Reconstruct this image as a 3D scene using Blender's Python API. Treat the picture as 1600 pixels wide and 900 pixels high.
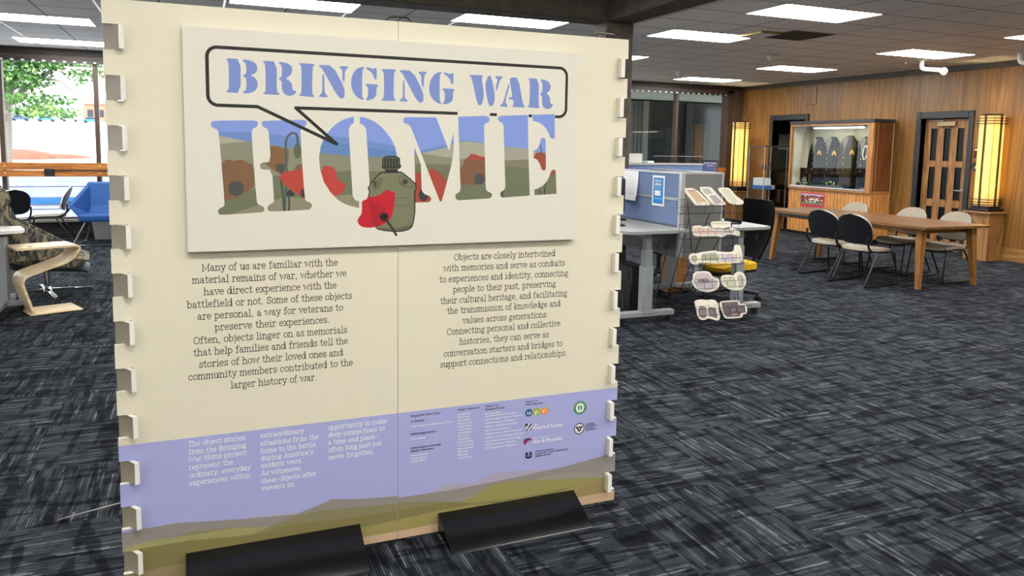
import bpy, bmesh, math, random
from mathutils import Vector, Matrix, geometry
for _o in list(bpy.data.objects):
    bpy.data.objects.remove(_o)
S = bpy.context.scene
COL = S.collection
rnd = random.Random(7)
pi = math.pi

# ------------------------------------------------------------------ camera
FPX, CX, CY, EYE = 1195.0, 800.0, 357.76, 1.56
R_ = Vector((0.9250, -0.3790, 0.0170)).normalized()
B_ = Vector((-0.3790, -0.9190, 0.1070)).normalized()
U_ = B_.cross(R_).normalized()
R_ = U_.cross(B_).normalized()
EYEP = Vector((0, 0, EYE))
cam_d = bpy.data.cameras.new('camera')
cam = bpy.data.objects.new('camera', cam_d)
COL.objects.link(cam)
cam_d.sensor_width = 36.0
cam_d.lens = FPX / 1600 * 36.0
cam_d.shift_y = (CY - 450.0) / 1600.0
cam_d.clip_start = 0.05
cam_d.clip_end = 300
cam.matrix_world = Matrix(((R_.x, U_.x, B_.x, 0), (R_.y, U_.y, B_.y, 0), (R_.z, U_.z, B_.z, EYE), (0, 0, 0, 1)))
S.camera = cam

# ------------------------------------------------------------------ light / exposure
S.view_settings.view_transform = 'Standard'
S.view_settings.look = 'None'
S.view_settings.gamma = 1.0
S.view_settings.use_curve_mapping = False
S.view_settings.exposure = 0.85
PANEL_POWER = 17.0
W = bpy.data.worlds.new('sky')
S.world = W
W.use_nodes = True
_bg = W.node_tree.nodes['Background']
_bg.inputs[0].default_value = (0.86, 0.93, 1.0, 1)
_bg.inputs[1].default_value = 2.0
sun_d = bpy.data.lights.new('sun', 'SUN')
sun_d.energy = 5.0
sun_d.angle = 0.01
sun_d.color = (1.0, 0.96, 0.9)
sun = bpy.data.objects.new('sun', sun_d)
COL.objects.link(sun)
sun.rotation_euler = (math.radians(38), math.radians(-22), 0)
sun.location = (0, 0, 20)

# ------------------------------------------------------------------ points on real planes, read off the photograph
def ray(px, py):
    return R_ * ((px - CX) / FPX) - U_ * ((py - CY) / FPX) - B_
def at_y(px, py, y):
    d = ray(px, py); return EYEP + d * (y / d.y)
def at_z(px, py, z):
    d = ray(px, py); return EYEP + d * ((z - EYE) / d.z)
def at_x(px, py, x):
    d = ray(px, py); return EYEP + d * (x / d.x)
def at_plane(px, py, p, n):
    d = ray(px, py); return EYEP + d * ((Vector(p) - EYEP).dot(n) / d.dot(n))

# ------------------------------------------------------------------ materials
def lin(c):
    c = c / 255.0
    return c / 12.92 if c <= 0.04045 else ((c + 0.055) / 1.055) ** 2.4
def rgb(h):
    h = h.lstrip('#')
    return tuple(lin(int(h[i:i + 2], 16)) for i in (0, 2, 4)) + (1.0,)
class NT:
    def __init__(s, name):
        s.m = bpy.data.materials.new(name); s.m.use_nodes = True
        s.t = s.m.node_tree; s.n = s.t.nodes; s.b = s.n['Principled BSDF']; s.o = s.n['Material Output']
    def add(s, ty, **kw):
        n = s.n.new(ty)
        for k, v in kw.items():
            if k.startswith('i_'):
                n.inputs[k[2:].replace('_', ' ')].default_value = v
            else:
                setattr(n, k, v)
        return n
    def link(s, a, ao, b, bi):
        s.t.links.new(a.outputs[ao], b.inputs[bi])
    def math(s, op, a, b=None, c=None):
        n = s.n.new('ShaderNodeMath'); n.operation = op
        for i, v in enumerate((a, b, c)):
            if v is None: continue
            if isinstance(v, (int, float)): n.inputs[i].default_value = v
            else: s.t.links.new(v, n.inputs[i])
        return n.outputs[0]
    def mix(s, f, a, b):
        n = s.n.new('ShaderNodeMix'); n.data_type = 'RGBA'
        for i, v in ((0, f), (6, a), (7, b)):
            if isinstance(v, (int, float, tuple)): n.inputs[i].default_value = v
            else: s.t.links.new(v, n.inputs[i])
        return n.outputs[2]
    def ramp(s, fac, stops, const=False):
        n = s.n.new('ShaderNodeValToRGB'); cr = n.color_ramp
        if const: cr.interpolation = 'CONSTANT'
        while len(cr.elements) < len(stops): cr.elements.new(0.5)
        for e, (p, c) in zip(cr.elements, stops): e.position = p; e.color = c
        s.t.links.new(fac, n.inputs[0]); return n.outputs[0]
    def pos(s, obj=True):
        if obj: return s.n.new('ShaderNodeTexCoord').outputs['Object']
        return s.n.new('ShaderNodeNewGeometry').outputs['Position']
    def mapv(s, vec, scale=(1, 1, 1), rot=(0, 0, 0)):
        n = s.n.new('ShaderNodeMapping'); n.inputs['Scale'].default_value = scale; n.inputs['Rotation'].default_value = rot
        s.t.links.new(vec, n.inputs[0]); return n.outputs[0]
    def noise(s, vec, scale=5, detail=3, rough=0.5, dist=0.0):
        n = s.n.new('ShaderNodeTexNoise'); n.inputs['Scale'].default_value = scale; n.inputs['Detail'].default_value = detail
        n.inputs['Roughness'].default_value = rough; n.inputs['Distortion'].default_value = dist
        s.t.links.new(vec, n.inputs['Vector']); return n.outputs['Fac']
    def base(s, col):
        if isinstance(col, tuple): s.b.inputs['Base Color'].default_value = col
        else: s.t.links.new(col, s.b.inputs['Base Color'])
    def bump(s, h, strength=0.3, dist=0.002):
        n = s.n.new('ShaderNodeBump'); n.inputs['Strength'].default_value = strength; n.inputs['Distance'].default_value = dist
        s.t.links.new(h, n.inputs['Height']); s.t.links.new(n.outputs[0], s.b.inputs['Normal'])
_mats = {}
def plain(name, col, rough=0.5, metal=0.0, spec=0.5, var=0.06, nscale=18.0, coat=0.0):
    """a simple procedural surface: one colour with a faint mottling"""
    if name in _mats: return _mats[name]
    t = NT(name)
    c = rgb(col) if isinstance(col, str) else col
    f = t.noise(t.pos(), nscale, 2)
    d = tuple(max(0, v * (1 - var)) for v in c[:3]) + (1,)
    e = tuple(min(1, v * (1 + var)) for v in c[:3]) + (1,)
    t.base(t.mix(f, d, e))
    t.b.inputs['Roughness'].default_value = rough
    t.b.inputs['Metallic'].default_value = metal
    t.b.inputs['Specular IOR Level'].default_value = spec
    if coat:
        t.b.inputs['Coat Weight'].default_value = coat; t.b.inputs['Coat Roughness'].default_value = 0.08
    _mats[name] = t.m
    return t.m
def emit(name, col, strength):
    if name in _mats: return _mats[name]
    t = NT(name)
    t.base((0.9, 0.9, 0.9, 1))
    t.b.inputs['Emission Color'].default_value = rgb(col) if isinstance(col, str) else col
    t.b.inputs['Emission Strength'].default_value = strength
    _mats[name] = t.m
    return t.m
def wood(name, dark, light, axis='z', scale=1.0, rough=0.45, plank=0.0, plank_axis='y', groove=0.006, var=0.25, cath=1.0, soft=0.0):
    """oak-like grain running along axis; optional planks across plank_axis"""
    if name in _mats: return _mats[name]
    t = NT(name)
    P = t.pos()
    sx = {'x': (0.6, 7, 7), 'y': (7, 0.6, 7), 'z': (7, 7, 0.6)}[axis]
    sep = t.n.new('ShaderNodeSeparateXYZ'); t.t.links.new(P, sep.inputs[0])
    vec = t.mapv(P, tuple(v * scale for v in sx))
    pid = None
    if plank:
        c = sep.outputs['xyz'.index(plank_axis)]
        k = t.math('DIVIDE', c, plank)
        idx = t.math('FLOOR', k); fr = t.math('FRACT', k)
        wn = t.n.new('ShaderNodeTexWhiteNoise'); wn.noise_dimensions = '1D'; t.t.links.new(idx, wn.inputs['W'])
        pid = wn.outputs['Value']
        off = t.n.new('ShaderNodeVectorMath'); off.operation = 'ADD'
        cb = t.n.new('ShaderNodeCombineXYZ')
        t.t.links.new(t.math('MULTIPLY', pid, 37.0), cb.inputs[0]); t.t.links.new(t.math('MULTIPLY', pid, 11.0), cb.inputs[2])
        t.t.links.new(vec, off.inputs[0]); t.t.links.new(cb.outputs[0], off.inputs[1]); vec = off.outputs[0]
    n1 = t.noise(vec, 1.0, 2, 0.5, 0.3)
    rings = t.math('FRACT', t.math('MULTIPLY', n1, 9.0 * cath))
    tri = t.math('ABSOLUTE', t.math('SUBTRACT', rings, 0.5))
    fine = t.noise(t.mapv(P, tuple(v * scale * 9 for v in sx)), 1.0, 3, 0.6)
    f = t.math('ADD', t.math('MULTIPLY', tri, 0.9), t.math('MULTIPLY', fine, 0.55))
    col = t.ramp(f, [(max(0.0, 0.12 - soft), rgb(dark)), (min(1.0, 0.75 + soft), rgb(light))])
    if plank:
        hs = t.n.new('ShaderNodeHueSaturation'); t.t.links.new(col, hs.inputs['Color'])
        t.t.links.new(t.math('ADD', t.math('MULTIPLY', pid, var * 2), 1 - var), hs.inputs['Value'])
        col = hs.outputs[0]
        g = t.math('LESS_THAN', fr, groove / plank)
        col = t.mix(g, col, tuple(v * 0.25 for v in rgb(dark)[:3]) + (1,))
    t.base(col)
    t.b.inputs['Roughness'].default_value = rough
    t.bump(f, 0.12, 0.001)
    _mats[name] = t.m
    return t.m
def glass(name, tint=(1, 1, 1, 1), refl=1.0, rough=0.0):
    if name in _mats: return _mats[name]
    t = NT(name)
    tr = t.n.new('ShaderNodeBsdfTransparent'); tr.inputs[0].default_value = tint
    gl = t.n.new('ShaderNodeBsdfGlossy'); gl.inputs['Roughness'].default_value = rough
    ge = t.n.new('ShaderNodeNewGeometry'); vm = t.n.new('ShaderNodeVectorMath'); vm.operation = 'DOT_PRODUCT'
    t.t.links.new(ge.outputs['Normal'], vm.inputs[0]); t.t.links.new(ge.outputs['Incoming'], vm.inputs[1])
    c1 = t.math('SUBTRACT', 1.0, t.math('ABSOLUTE', vm.outputs['Value']))
    fres = t.math('ADD', 0.04, t.math('MULTIPLY', 0.96, t.math('POWER', c1, 5.0)))
    mx = t.n.new('ShaderNodeMixShader')
    t.t.links.new(t.math('MULTIPLY', fres, refl), mx.inputs[0])
    t.t.links.new(tr.outputs[0], mx.inputs[1]); t.t.links.new(gl.outputs[0], mx.inputs[2])
    t.t.links.new(mx.outputs[0], t.o.inputs[0])
    _mats[name] = t.m
    return t.m

# ------------------------------------------------------------------ mesh building
class MB:
    def __init__(s): s.bm = bmesh.new()
    def _add(s, vs, fs, mi=0, smooth=False):
        bv = [s.bm.verts.new(v) for v in vs]
        for f in fs:
            try:
                fc = s.bm.faces.new([bv[i] for i in f]); fc.material_index = mi; fc.smooth = smooth
            except ValueError: pass
        return bv
    def box(s, a, b, mi=0, bev=0.0, M=None, seg=1):
        a = Vector(a); b = Vector(b)
        lo = Vector((min(a.x, b.x), min(a.y, b.y), min(a.z, b.z))); hi = Vector((max(a.x, b.x), max(a.y, b.y), max(a.z, b.z)))
        vs = [Vector((x, y, z)) for z in (lo.z, hi.z) for y in (lo.y, hi.y) for x in (lo.x, hi.x)]
        fs = [(0, 2, 3, 1), (4, 5, 7, 6), (0, 1, 5, 4), (2, 6, 7, 3), (0, 4, 6, 2), (1, 3, 7, 5)]
        if bev > 0:
            t = bmesh.new(); tv = [t.verts.new(v) for v in vs]
            for f in fs: t.faces.new([tv[i] for i in f])
            bmesh.ops.bevel(t, geom=list(t.edges), offset=bev, segments=seg, affect='EDGES', profile=0.6)
            t.verts.index_update()
            vs = [v.co.copy() for v in t.verts]; fs = [[v.index for v in f.verts] for f in t.faces]; t.free()
        if M is not None: vs = [M @ v for v in vs]
        s._add(vs, fs, mi); return s
    def bar(s, p, q, w, h, up=(0, 0, 1), mi=0, bev=0.0):
        p = Vector(p); q = Vector(q); d = q - p; L = d.length; d.normalize(); up = Vector(up)
        sd = d.cross(up)
        if sd.length < 1e-5: sd = d.cross(Vector((0, 1, 0)))
        sd.normalize(); u = sd.cross(d)
        M = Matrix(((sd.x, d.x, u.x, p.x), (sd.y, d.y, u.y, p.y), (sd.z, d.z, u.z, p.z), (0, 0, 0, 1)))
        return s.box((-w / 2, 0, -h / 2), (w / 2, L, h / 2), mi, bev, M)
    def cyl(s, p, q, r0, r1=None, n=16, mi=0, caps=True):
        r1 = r0 if r1 is None else r1
        p = Vector(p); q = Vector(q); d = (q - p).normalized()
        a = d.orthogonal().normalized(); b = d.cross(a)
        vs = []
        for c, r in ((p, r0), (q, r1)):
            for i in range(n):
                t = 2 * pi * i / n; vs.append(c + a * (r * math.cos(t)) + b * (r * math.sin(t)))
        fs = [(i, (i + 1) % n, n + (i + 1) % n, n + i) for i in range(n)]
        s._add(vs, fs, mi, True)
        if caps:
            s._add(vs[:n], [tuple(range(n))[::-1]], mi); s._add(vs[n:], [tuple(range(n))], mi)
        return s
    def tube(s, pts, r, n=8, mi=0, closed=False, round_=0.0):
        pts = [Vector(p) for p in pts]
        if round_ > 0: pts = fillet(pts, round_, closed)
        m = len(pts); rings = []; prev = None
        for i, p in enumerate(pts):
            if closed: d = (pts[(i + 1) % m] - pts[i - 1])
            else: d = pts[min(i + 1, m - 1)] - pts[max(i - 1, 0)]
            d.normalize()
            if prev is None: a = d.orthogonal().normalized()
            else:
                a = prev - d * prev.dot(d)
                a = a.normalized() if a.length > 1e-6 else d.orthogonal().normalized()
            prev = a; b = d.cross(a)
            if isinstance(r, (list, tuple)):
                f = i / (m - 1) * (len(r) - 1); k0 = min(int(f), len(r) - 2); rr = r[k0] + (r[k0 + 1] - r[k0]) * (f - k0)
            else: rr = r
            rings.append([p + a * (rr * math.cos(2 * pi * k / n)) + b * (rr * math.sin(2 * pi * k / n)) for k in range(n)])
        vs = [v for rg in rings for v in rg]; fs = []
        for i in range(m if closed else m - 1):
            j = (i + 1) % m
            for k in range(n): fs.append((i * n + k, i * n + (k + 1) % n, j * n + (k + 1) % n, j * n + k))
        s._add(vs, fs, mi, True)
        if not closed:
            s._add(rings[0], [tuple(range(n))[::-1]], mi); s._add(rings[-1], [tuple(range(n))], mi)
        return s
    def lathe(s, prof, c=(0, 0, 0), n=24, mi=0, M=None):
        c = Vector(c); vs = []; k = len(prof)
        for r, z in prof:
            for i in range(n):
                t = 2 * pi * i / n; v = Vector((r * math.cos(t), r * math.sin(t), z)); vs.append((M @ v if M is not None else v) + c)
        fs = [(j * n + i, j * n + (i + 1) % n, (j + 1) * n + (i + 1) % n, (j + 1) * n + i) for j in range(k - 1) for i in range(n)]
        s._add(vs, fs, mi, True)
        if prof[0][0] > 1e-5: s._add(vs[:n], [tuple(range(n))[::-1]], mi)
        if prof[-1][0] > 1e-5: s._add(vs[-n:], [tuple(range(n))], mi)
        return s
    def prism(s, poly, ext, mi=0, smooth=False):
        """poly: 3D points of a planar outline; ext: extrusion vector"""
        poly = [Vector(p) for p in poly]; e = Vector(ext); n = len(poly)
        vs = poly + [p + e for p in poly]
        tri = geometry.tessellate_polygon([poly])
        s._add(vs, [(i, (i + 1) % n, n + (i + 1) % n, n + i) for i in range(n)], mi, smooth)
        s._add(poly, [tuple(t) for t in tri], mi); s._add([p + e for p in poly], [tuple(t)[::-1] for t in tri], mi)
        return s
    def sheet(s, fn, nu, nv, thick, mi=0, mi2=None, smooth=True):
        """closed thick sheet from fn(u,v)->Vector ; thickness along the local normal"""
        g = [[Vector(fn(i / nu, j / nv)) for j in range(nv + 1)] for i in range(nu + 1)]
        N = []
        for i in range(nu + 1):
            row = []
            for j in range(nv + 1):
                a = g[min(i + 1, nu)][j] - g[max(i - 1, 0)][j]; b = g[i][min(j + 1, nv)] - g[i][max(j - 1, 0)]
                nn = a.cross(b)
                if nn.length < 1e-9:
                    a = g[min(i + 1, nu)][min(max(j, 1), nv - 1)] - g[max(i - 1, 0)][min(max(j, 1), nv - 1)]
                    nn = a.cross(b)
                row.append(nn.normalized() if nn.length > 1e-9 else Vector((0, 0, 1)))
            N.append(row)
        vs = []; w = nv + 1
        for i in range(nu + 1):
            for j in range(nv + 1): vs.append(g[i][j])
        o = len(vs)
        for i in range(nu + 1):
            for j in range(nv + 1): vs.append(g[i][j] + N[i][j] * (thick(i / nu, j / nv) if callable(thick) else thick))
        f1 = []; f2 = []; f3 = []
        for i in range(nu):
            for j in range(nv):
                q = (i * w + j, (i + 1) * w + j, (i + 1) * w + j + 1, i * w + j + 1)
                f1.append(q[::-1]); f2.append(tuple(o + k for k in q))
        edge = [(i, 0) for i in range(nu)] + [(nu, j) for j in range(nv)] + [(i, nv) for i in range(nu, 0, -1)] + [(0, j) for j in range(nv, 0, -1)]
        idx = [i * w + j for i, j in edge]
        for k in range(len(idx)):
            a, b = idx[k], idx[(k + 1) % len(idx)]; f3.append((a, b, o + b, o + a))
        bv = [s.bm.verts.new(v) for v in vs]
        for fs, m_ in ((f1, mi), (f2, mi if mi2 is None else mi2), (f3, mi)):
            for f in fs:
                try: fc = s.bm.faces.new([bv[k] for k in f]); fc.material_index = m_; fc.smooth = smooth
                except ValueError: pass
        return s
    def sphere(s, c, r, sx=1, sy=1, sz=1, nu=16, nv=10, mi=0):
        prof = [(max(1e-6, math.sin(pi * j / nv)), -math.cos(pi * j / nv)) for j in range(nv + 1)]
        M = Matrix.Diagonal((r * sx, r * sy, r * sz))
        return s.lathe(prof, c, nu, mi, M)
def fillet(pts, rad, closed=False, n=5):
    out = []; m = len(pts)
    for i, p in enumerate(pts):
        if not closed and (i == 0 or i == m - 1): out.append(p); continue
        a = pts[i - 1] - p; b = pts[(i + 1) % m] - p
        r = min(rad, a.length * 0.45, b.length * 0.45)
        p0 = p + a.normalized() * r; p1 = p + b.normalized() * r
        for k in range(n + 1):
            t = k / n; out.append(p0 * (1 - t) ** 2 + p * (2 * t * (1 - t)) + p1 * t * t)
    return out
def wloc(o):
    v = Vector((0, 0, 0))
    while o is not None: v += o.location; o = o.parent
    return v
def mk(name, mb, mats, parent=None, world=True, smooth=True, dist=2e-6):
    """link the collected geometry as ONE mesh object; world=True: coordinates are world ones"""
    me = bpy.data.meshes.new(name)
    bmesh.ops.remove_doubles(mb.bm, verts=list(mb.bm.verts), dist=dist)
    bmesh.ops.recalc_face_normals(mb.bm, faces=list(mb.bm.faces))
    if parent is not None and world:
        bmesh.ops.translate(mb.bm, verts=list(mb.bm.verts), vec=-wloc(parent))
    mb.bm.to_mesh(me); mb.bm.free()
    for m in (mats if isinstance(mats, (list, tuple)) else [mats]): me.materials.append(m)
    o = bpy.data.objects.new(name, me); COL.objects.link(o)
    if parent is not None: o.parent = parent
    if smooth:
        try: me.set_sharp_from_angle(angle=math.radians(38))
        except Exception: pass
    return o
def tag(o, label=None, cat=None, group=None, kind=None):
    if label: o['label'] = label
    if cat: o['category'] = cat
    if group: o['group'] = group
    if kind: o['kind'] = kind
    return o
def thing(name, label, cat, loc=(0, 0, 0), rz=0.0, group=None):
    o = bpy.data.objects.new(name, None); COL.objects.link(o)
    o.location = loc; o.rotation_euler = (0, 0, rz); o.empty_display_size = 0.1
    return tag(o, label, cat, group)
def struct(name, mb, mats, parent=None, **kw):
    o = mk(name, mb, mats, parent, **kw)
    if parent is None: o['kind'] = 'structure'
    return o
def dup(root, loc, rz, label, group=None):
    r = root.copy(); COL.objects.link(r); r.location = loc; r.rotation_euler = (0, 0, rz); r['label'] = label
    if group: r['group'] = group
    for ch in list(root.children):
        c = ch.copy(); COL.objects.link(c); c.parent = r
        for g in list(ch.children):
            d = g.copy(); COL.objects.link(d); d.parent = c
    return r
# ================================================================== THE SETTING
ZC = 2.935          # ceiling
YW = 13.75          # window wall
XW = 11.05          # panelled wall
XL, YR = -8.0, -5.0
TILE = 0.615

# carpet tiles, quarter turned
t = NT('carpet_tiles')
P = t.pos(False)
sp = t.n.new('ShaderNodeSeparateXYZ'); t.t.links.new(P, sp.inputs[0])
gx = t.math('DIVIDE', t.math('SUBTRACT', sp.outputs[0], 2.30 - TILE * 40), TILE)
gy = t.math('DIVIDE', t.math('SUBTRACT', sp.outputs[1], 2.825 - TILE * 40), TILE)
ix = t.math('FLOOR', gx); iy = t.math('FLOOR', gy)
fx = t.math('FRACT', gx); fy = t.math('FRACT', gy)
par = t.math('MODULO', t.math('ADD', ix, iy), 2.0)
par = t.math('GREATER_THAN', par, 0.5)
def sel(a, b):   # a where par = 0, b where par = 1
    return t.math('ADD', t.math('MULTIPLY', a, t.math('SUBTRACT', 1.0, par)), t.math('MULTIPLY', b, par))
u = sel(fy, fx); v = sel(fx, fy)
tid = t.math('ADD', t.math('MULTIPLY', ix, 13.7), t.math('MULTIPLY', iy, 7.31))
def noise3(a, b, c, det=1.0):
    cb = t.n.new('ShaderNodeCombineXYZ')
    for i, q in enumerate((a, b, c)): t.t.links.new(q, cb.inputs[i])
    n = t.n.new('ShaderNodeTexNoise'); n.inputs['Scale'].default_value = 1.0; n.inputs['Detail'].default_value = det
    t.t.links.new(cb.outputs[0], n.inputs['Vector']); return n.outputs['Fac']
def white3(a, b, c):
    cb = t.n.new('ShaderNodeCombineXYZ')
    for i, q in enumerate((a, b, c)): t.t.links.new(q, cb.inputs[i])
    n = t.n.new('ShaderNodeTexWhiteNoise'); t.t.links.new(cb.outputs[0], n.inputs['Vector']); return n.outputs['Value']
NL = 58.0
line = t.math('FLOOR', t.math('MULTIPLY', v, NL))
lf = t.math('ABSOLUTE', t.math('SUBTRACT', t.math('FRACT', t.math('MULTIPLY', v, NL)), 0.5))
core = t.ramp(lf, [(0.14, (1, 1, 1, 1)), (0.26, (0.40, 0.40, 0.42, 1))])
ln = t.math('MULTIPLY', line, 3.17)
lw = white3(line, tid, line)
cross = noise3(t.math('MULTIPLY', u, 9.0), t.math('MULTIPLY', v, 1.6), tid)          # dark bars across the yarns
along = noise3(t.math('MULTIPLY', u, 1.8), t.math('MULTIPLY', v, 16.0), t.math('ADD', tid, 5.3))   # dark bars along the yarns
patch = noise3(t.math('MULTIPLY', u, 6.5), t.math('MULTIPLY', v, 9.0), t.math('ADD', tid, 9.1), 2.0)
def lvl(n, lo, hi, floor_):
    return t.ramp(n, [(lo, (floor_, floor_, floor_, 1)), (hi, (1, 1, 1, 1))])
def mulc(a, b):
    q = t.n.new('ShaderNodeMix'); q.data_type = 'RGBA'; q.blend_type = 'MULTIPLY'; q.inputs[0].default_value = 1.0
    t.t.links.new(a, q.inputs[6]); t.t.links.new(b, q.inputs[7]); return q.outputs[2]
body = mulc(mulc(lvl(cross, 0.42, 0.46, 0.42), lvl(along, 0.40, 0.45, 0.42)), lvl(patch, 0.36, 0.54, 0.50))
seg = t.math('FLOOR', t.math('ADD', t.math('MULTIPLY', u, 3.5), t.math('MULTIPLY', lw, 5.0)))
hl = white3(line, tid, seg)
yarn = t.ramp(hl, [(0.0, rgb('#363a41')), (0.45, rgb('#41464d')), (0.80, rgb('#4d525a')), (0.90, rgb('#5a5f67')), (0.955, rgb('#686c72')), (1.0, rgb('#7e8288'))])
body = mulc(body, core)
mul = t.n.new('ShaderNodeMix'); mul.data_type = 'RGBA'; mul.blend_type = 'MULTIPLY'; mul.inputs[0].default_value = 1.0
t.t.links.new(body, mul.inputs[6]); t.t.links.new(yarn, mul.inputs[7])
fuzz = t.noise(P, 420, 2)
fz = t.ramp(fuzz, [(0.3, (0.65, 0.65, 0.65, 1)), (0.7, (1.35, 1.35, 1.35, 1))])
m2 = t.n.new('ShaderNodeMix'); m2.data_type = 'RGBA'; m2.blend_type = 'MULTIPLY'; m2.inputs[0].default_value = 1.0
t.t.links.new(mul.outputs[2], m2.inputs[6]); t.t.links.new(fz, m2.inputs[7])
t.base(m2.outputs[2])
t.b.inputs['Roughness'].default_value = 0.95; t.b.inputs['Specular IOR Level'].default_value = 0.04
M_carpet = t.m
mb = MB(); mb.box((XL, YR, -0.12), (XW + 3.2, YW, 0.0)); struct('floor', mb, M_carpet)

# acoustic ceiling
t = NT('ceiling_tiles')
P = t.pos(False)
sp = t.n.new('ShaderNodeSeparateXYZ'); t.t.links.new(P, sp.inputs[0])
def gridmask(c, off, pitch, w):
    f = t.math('FRACT', t.math('DIVIDE', t.math('SUBTRACT', c, off), pitch))
    d = t.math('ABSOLUTE', t.math('SUBTRACT', f, 0.5))
    return t.math('GREATER_THAN', d, 0.5 - 0.5 * w / pitch)
gxm = gridmask(sp.outputs[0], 5.135 - 60.5, 1.21, 0.022)
gxs = gridmask(sp.outputs[0], 5.135 - 60.5, 0.605, 0.016)
gym = gridmask(sp.outputs[1], 5.82 - 60, 0.60, 0.018)
minor = t.math('MAXIMUM', gxs, gym)
sc = t.noise(P, 55, 4, 0.7)
tilec = t.ramp(sc, [(0.30, rgb('#c4c2be')), (0.5, rgb('#eeebe7')), (0.75, rgb('#f5f3f0'))])
col = t.mix(minor, tilec, rgb('#6b6661'))
col = t.mix(gxm, col, rgb('#b5b3af'))
t.base(col)
t.t.links.new(t.math('MULTIPLY', gxm, 0.6), t.b.inputs['Metallic'])
t.t.links.new(t.math('SUBTRACT', 0.9, t.math('MULTIPLY', gxm, 0.6)), t.b.inputs['Roughness'])
t.bump(sc, 0.25, 0.004)
M_ceil = t.m
M_conc = None
t = NT('concrete')
P = t.pos()
a = t.noise(P, 9, 5, 0.65); b = t.noise(P, 90, 3, 0.7)
vo = t.n.new('ShaderNodeTexVoronoi'); vo.inputs['Scale'].default_value = 26; t.t.links.new(P, vo.inputs['Vector'])
c1 = t.ramp(t.math('ADD', t.math('MULTIPLY', a, 0.6), t.math('MULTIPLY', b, 0.4)), [(0.3, rgb('#342f29')), (0.6, rgb('#574f45')), (0.8, rgb('#6d6459'))])
pit = t.math('LESS_THAN', vo.outputs['Distance'], 0.13)
t.base(t.mix(pit, c1, rgb('#151311')))
t.b.inputs['Roughness'].default_value = 0.9
t.bump(t.math('ADD', b, t.math('MULTIPLY', pit, -0.6)), 0.5, 0.004)
M_conc = t.m
# main ceiling: everything right of and beyond the concrete beams; the bay over the display sits higher
ZN = 3.30
mb = MB()
mb.box((4.27, YR, ZC), (XW + 3.2, YW + 0.3, ZC + 0.5)); mb.box((XL, 7.39, ZC), (4.27, YW + 0.3, ZC + 0.5))
mb.box((XL, YR, ZN), (3.96, 7.11, ZN + 0.2))
struct('ceiling', mb, M_ceil)
mb = MB(); mb.box((XL, 7.10, 2.865), (4.28, 7.40, 3.46), bev=0.012); struct('trim_1', mb, M_conc)
mb = MB(); mb.box((3.95, YR, 2.866), (4.281, 7.11, 3.46), bev=0.012); struct('trim_2', mb, M_conc)
mb = MB(); mb.box((3.955, 7.105, 0.0), (4.275, 7.395, 2.87), bev=0.012)
o = struct('concrete_column', mb, M_conc); tag(o, 'square rough concrete column behind the exhibit panel', 'column')

# ---------------------------------------------------------------- panelled wall with its doorways
M_panel = wood('wall_panelling', '#5e3d19', '#996d31', 'z', 0.42, 0.42, plank=0.405, plank_axis='y', groove=0.0015, var=0.09, cath=1.2, soft=0.22)
M_oak = wood('oak_trim', '#6e4a26', '#a67c48', 'y', 0.8, 0.4)
M_oakz = wood('oak_upright', '#6e4a26', '#a67c48', 'z', 0.8, 0.4)
M_blackframe = plain('charcoal_metal_frame', '#24262a', 0.4)
M_dark = plain('dark_trim', '#4b4337', 0.5)
D1 = (8.345, 9.19, 2.125)      # door opening y0, y1, height
D2 = (11.80, 12.71, 2.185)
mb = MB()
for y0, y1, z0 in ((YR, D1[0], 0), (D1[0], D1[1], D1[2]), (D1[1], D2[0], 0), (D2[0], D2[1], D2[2]), (D2[1], YW + 0.15, 0)):
    mb.box((XW, y0, z0), (XW + 0.14, y1, ZC))
struct('wall_right', mb, M_panel)
mb = MB()
for y0, y1 in ((YR, 8.25), (9.29, 11.69), (12.81, YW)):
    mb.box((XW - 0.02, y0, 0), (XW, y1, 0.20), bev=0.004)
struct('baseboard_right', mb, M_oak)
mb = MB(); mb.box((XW - 0.035, YR, ZC - 0.085), (XW, YW, ZC), bev=0.003); struct('trim_3', mb, M_dark)
for k, D in ((4, D1), (5, D2)):
    mb = MB()
    for y0, y1, z0, z1 in ((D[0] - 0.085, D[0], 0, D[2] + 0.11), (D[1], D[1] + 0.085, 0, D[2] + 0.11), (D[0], D[1], D[2], D[2] + 0.11)):
        mb.box((XW - 0.03, y0, z0), (XW + 0.16, y1, z1), bev=0.006)
    struct('trim_%d' % k, mb, M_blackframe)
# panelled oak door with nine narrow lights
M_darkglass = plain('dark_door_glass', '#0b0b0c', 0.3, var=0.0, spec=0.25)
M_steel = plain('brushed_steel', '#b9b7b2', 0.3, 1.0)
dx = XW + 0.075
mb = MB()
yw0, yw1 = D1[0] + 0.012, D1[1] - 0.012
cols = []; Wd = yw1 - yw0
for k in range(3): cols.append((yw0 + 0.105 + k * 0.235, yw0 + 0.105 + k * 0.235 + 0.135))
rows = [(0.16, 0.72), (0.82, 1.36), (1.44, 1.98)]
ys = [yw0] + [q for c in cols for q in c] + [yw1]
for k in range(0, 7, 2): mb.box((dx, ys[k], 0.008), (dx + 0.045, ys[k + 1], D1[2] - 0.008), bev=0.004)
zs = [0.008] + [q for c in rows for q in c] + [D1[2] - 0.008]
for k in range(0, 7, 2):
    for c in cols: mb.box((dx, c[0], zs[k]), (dx + 0.045, c[1], zs[k + 1]), bev=0.004)
M_doorwood = wood('door_oak', '#6c4722', '#a17442', 'z', 0.8, 0.4)
d1 = struct('door_1', mb, M_doorwood)
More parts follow.
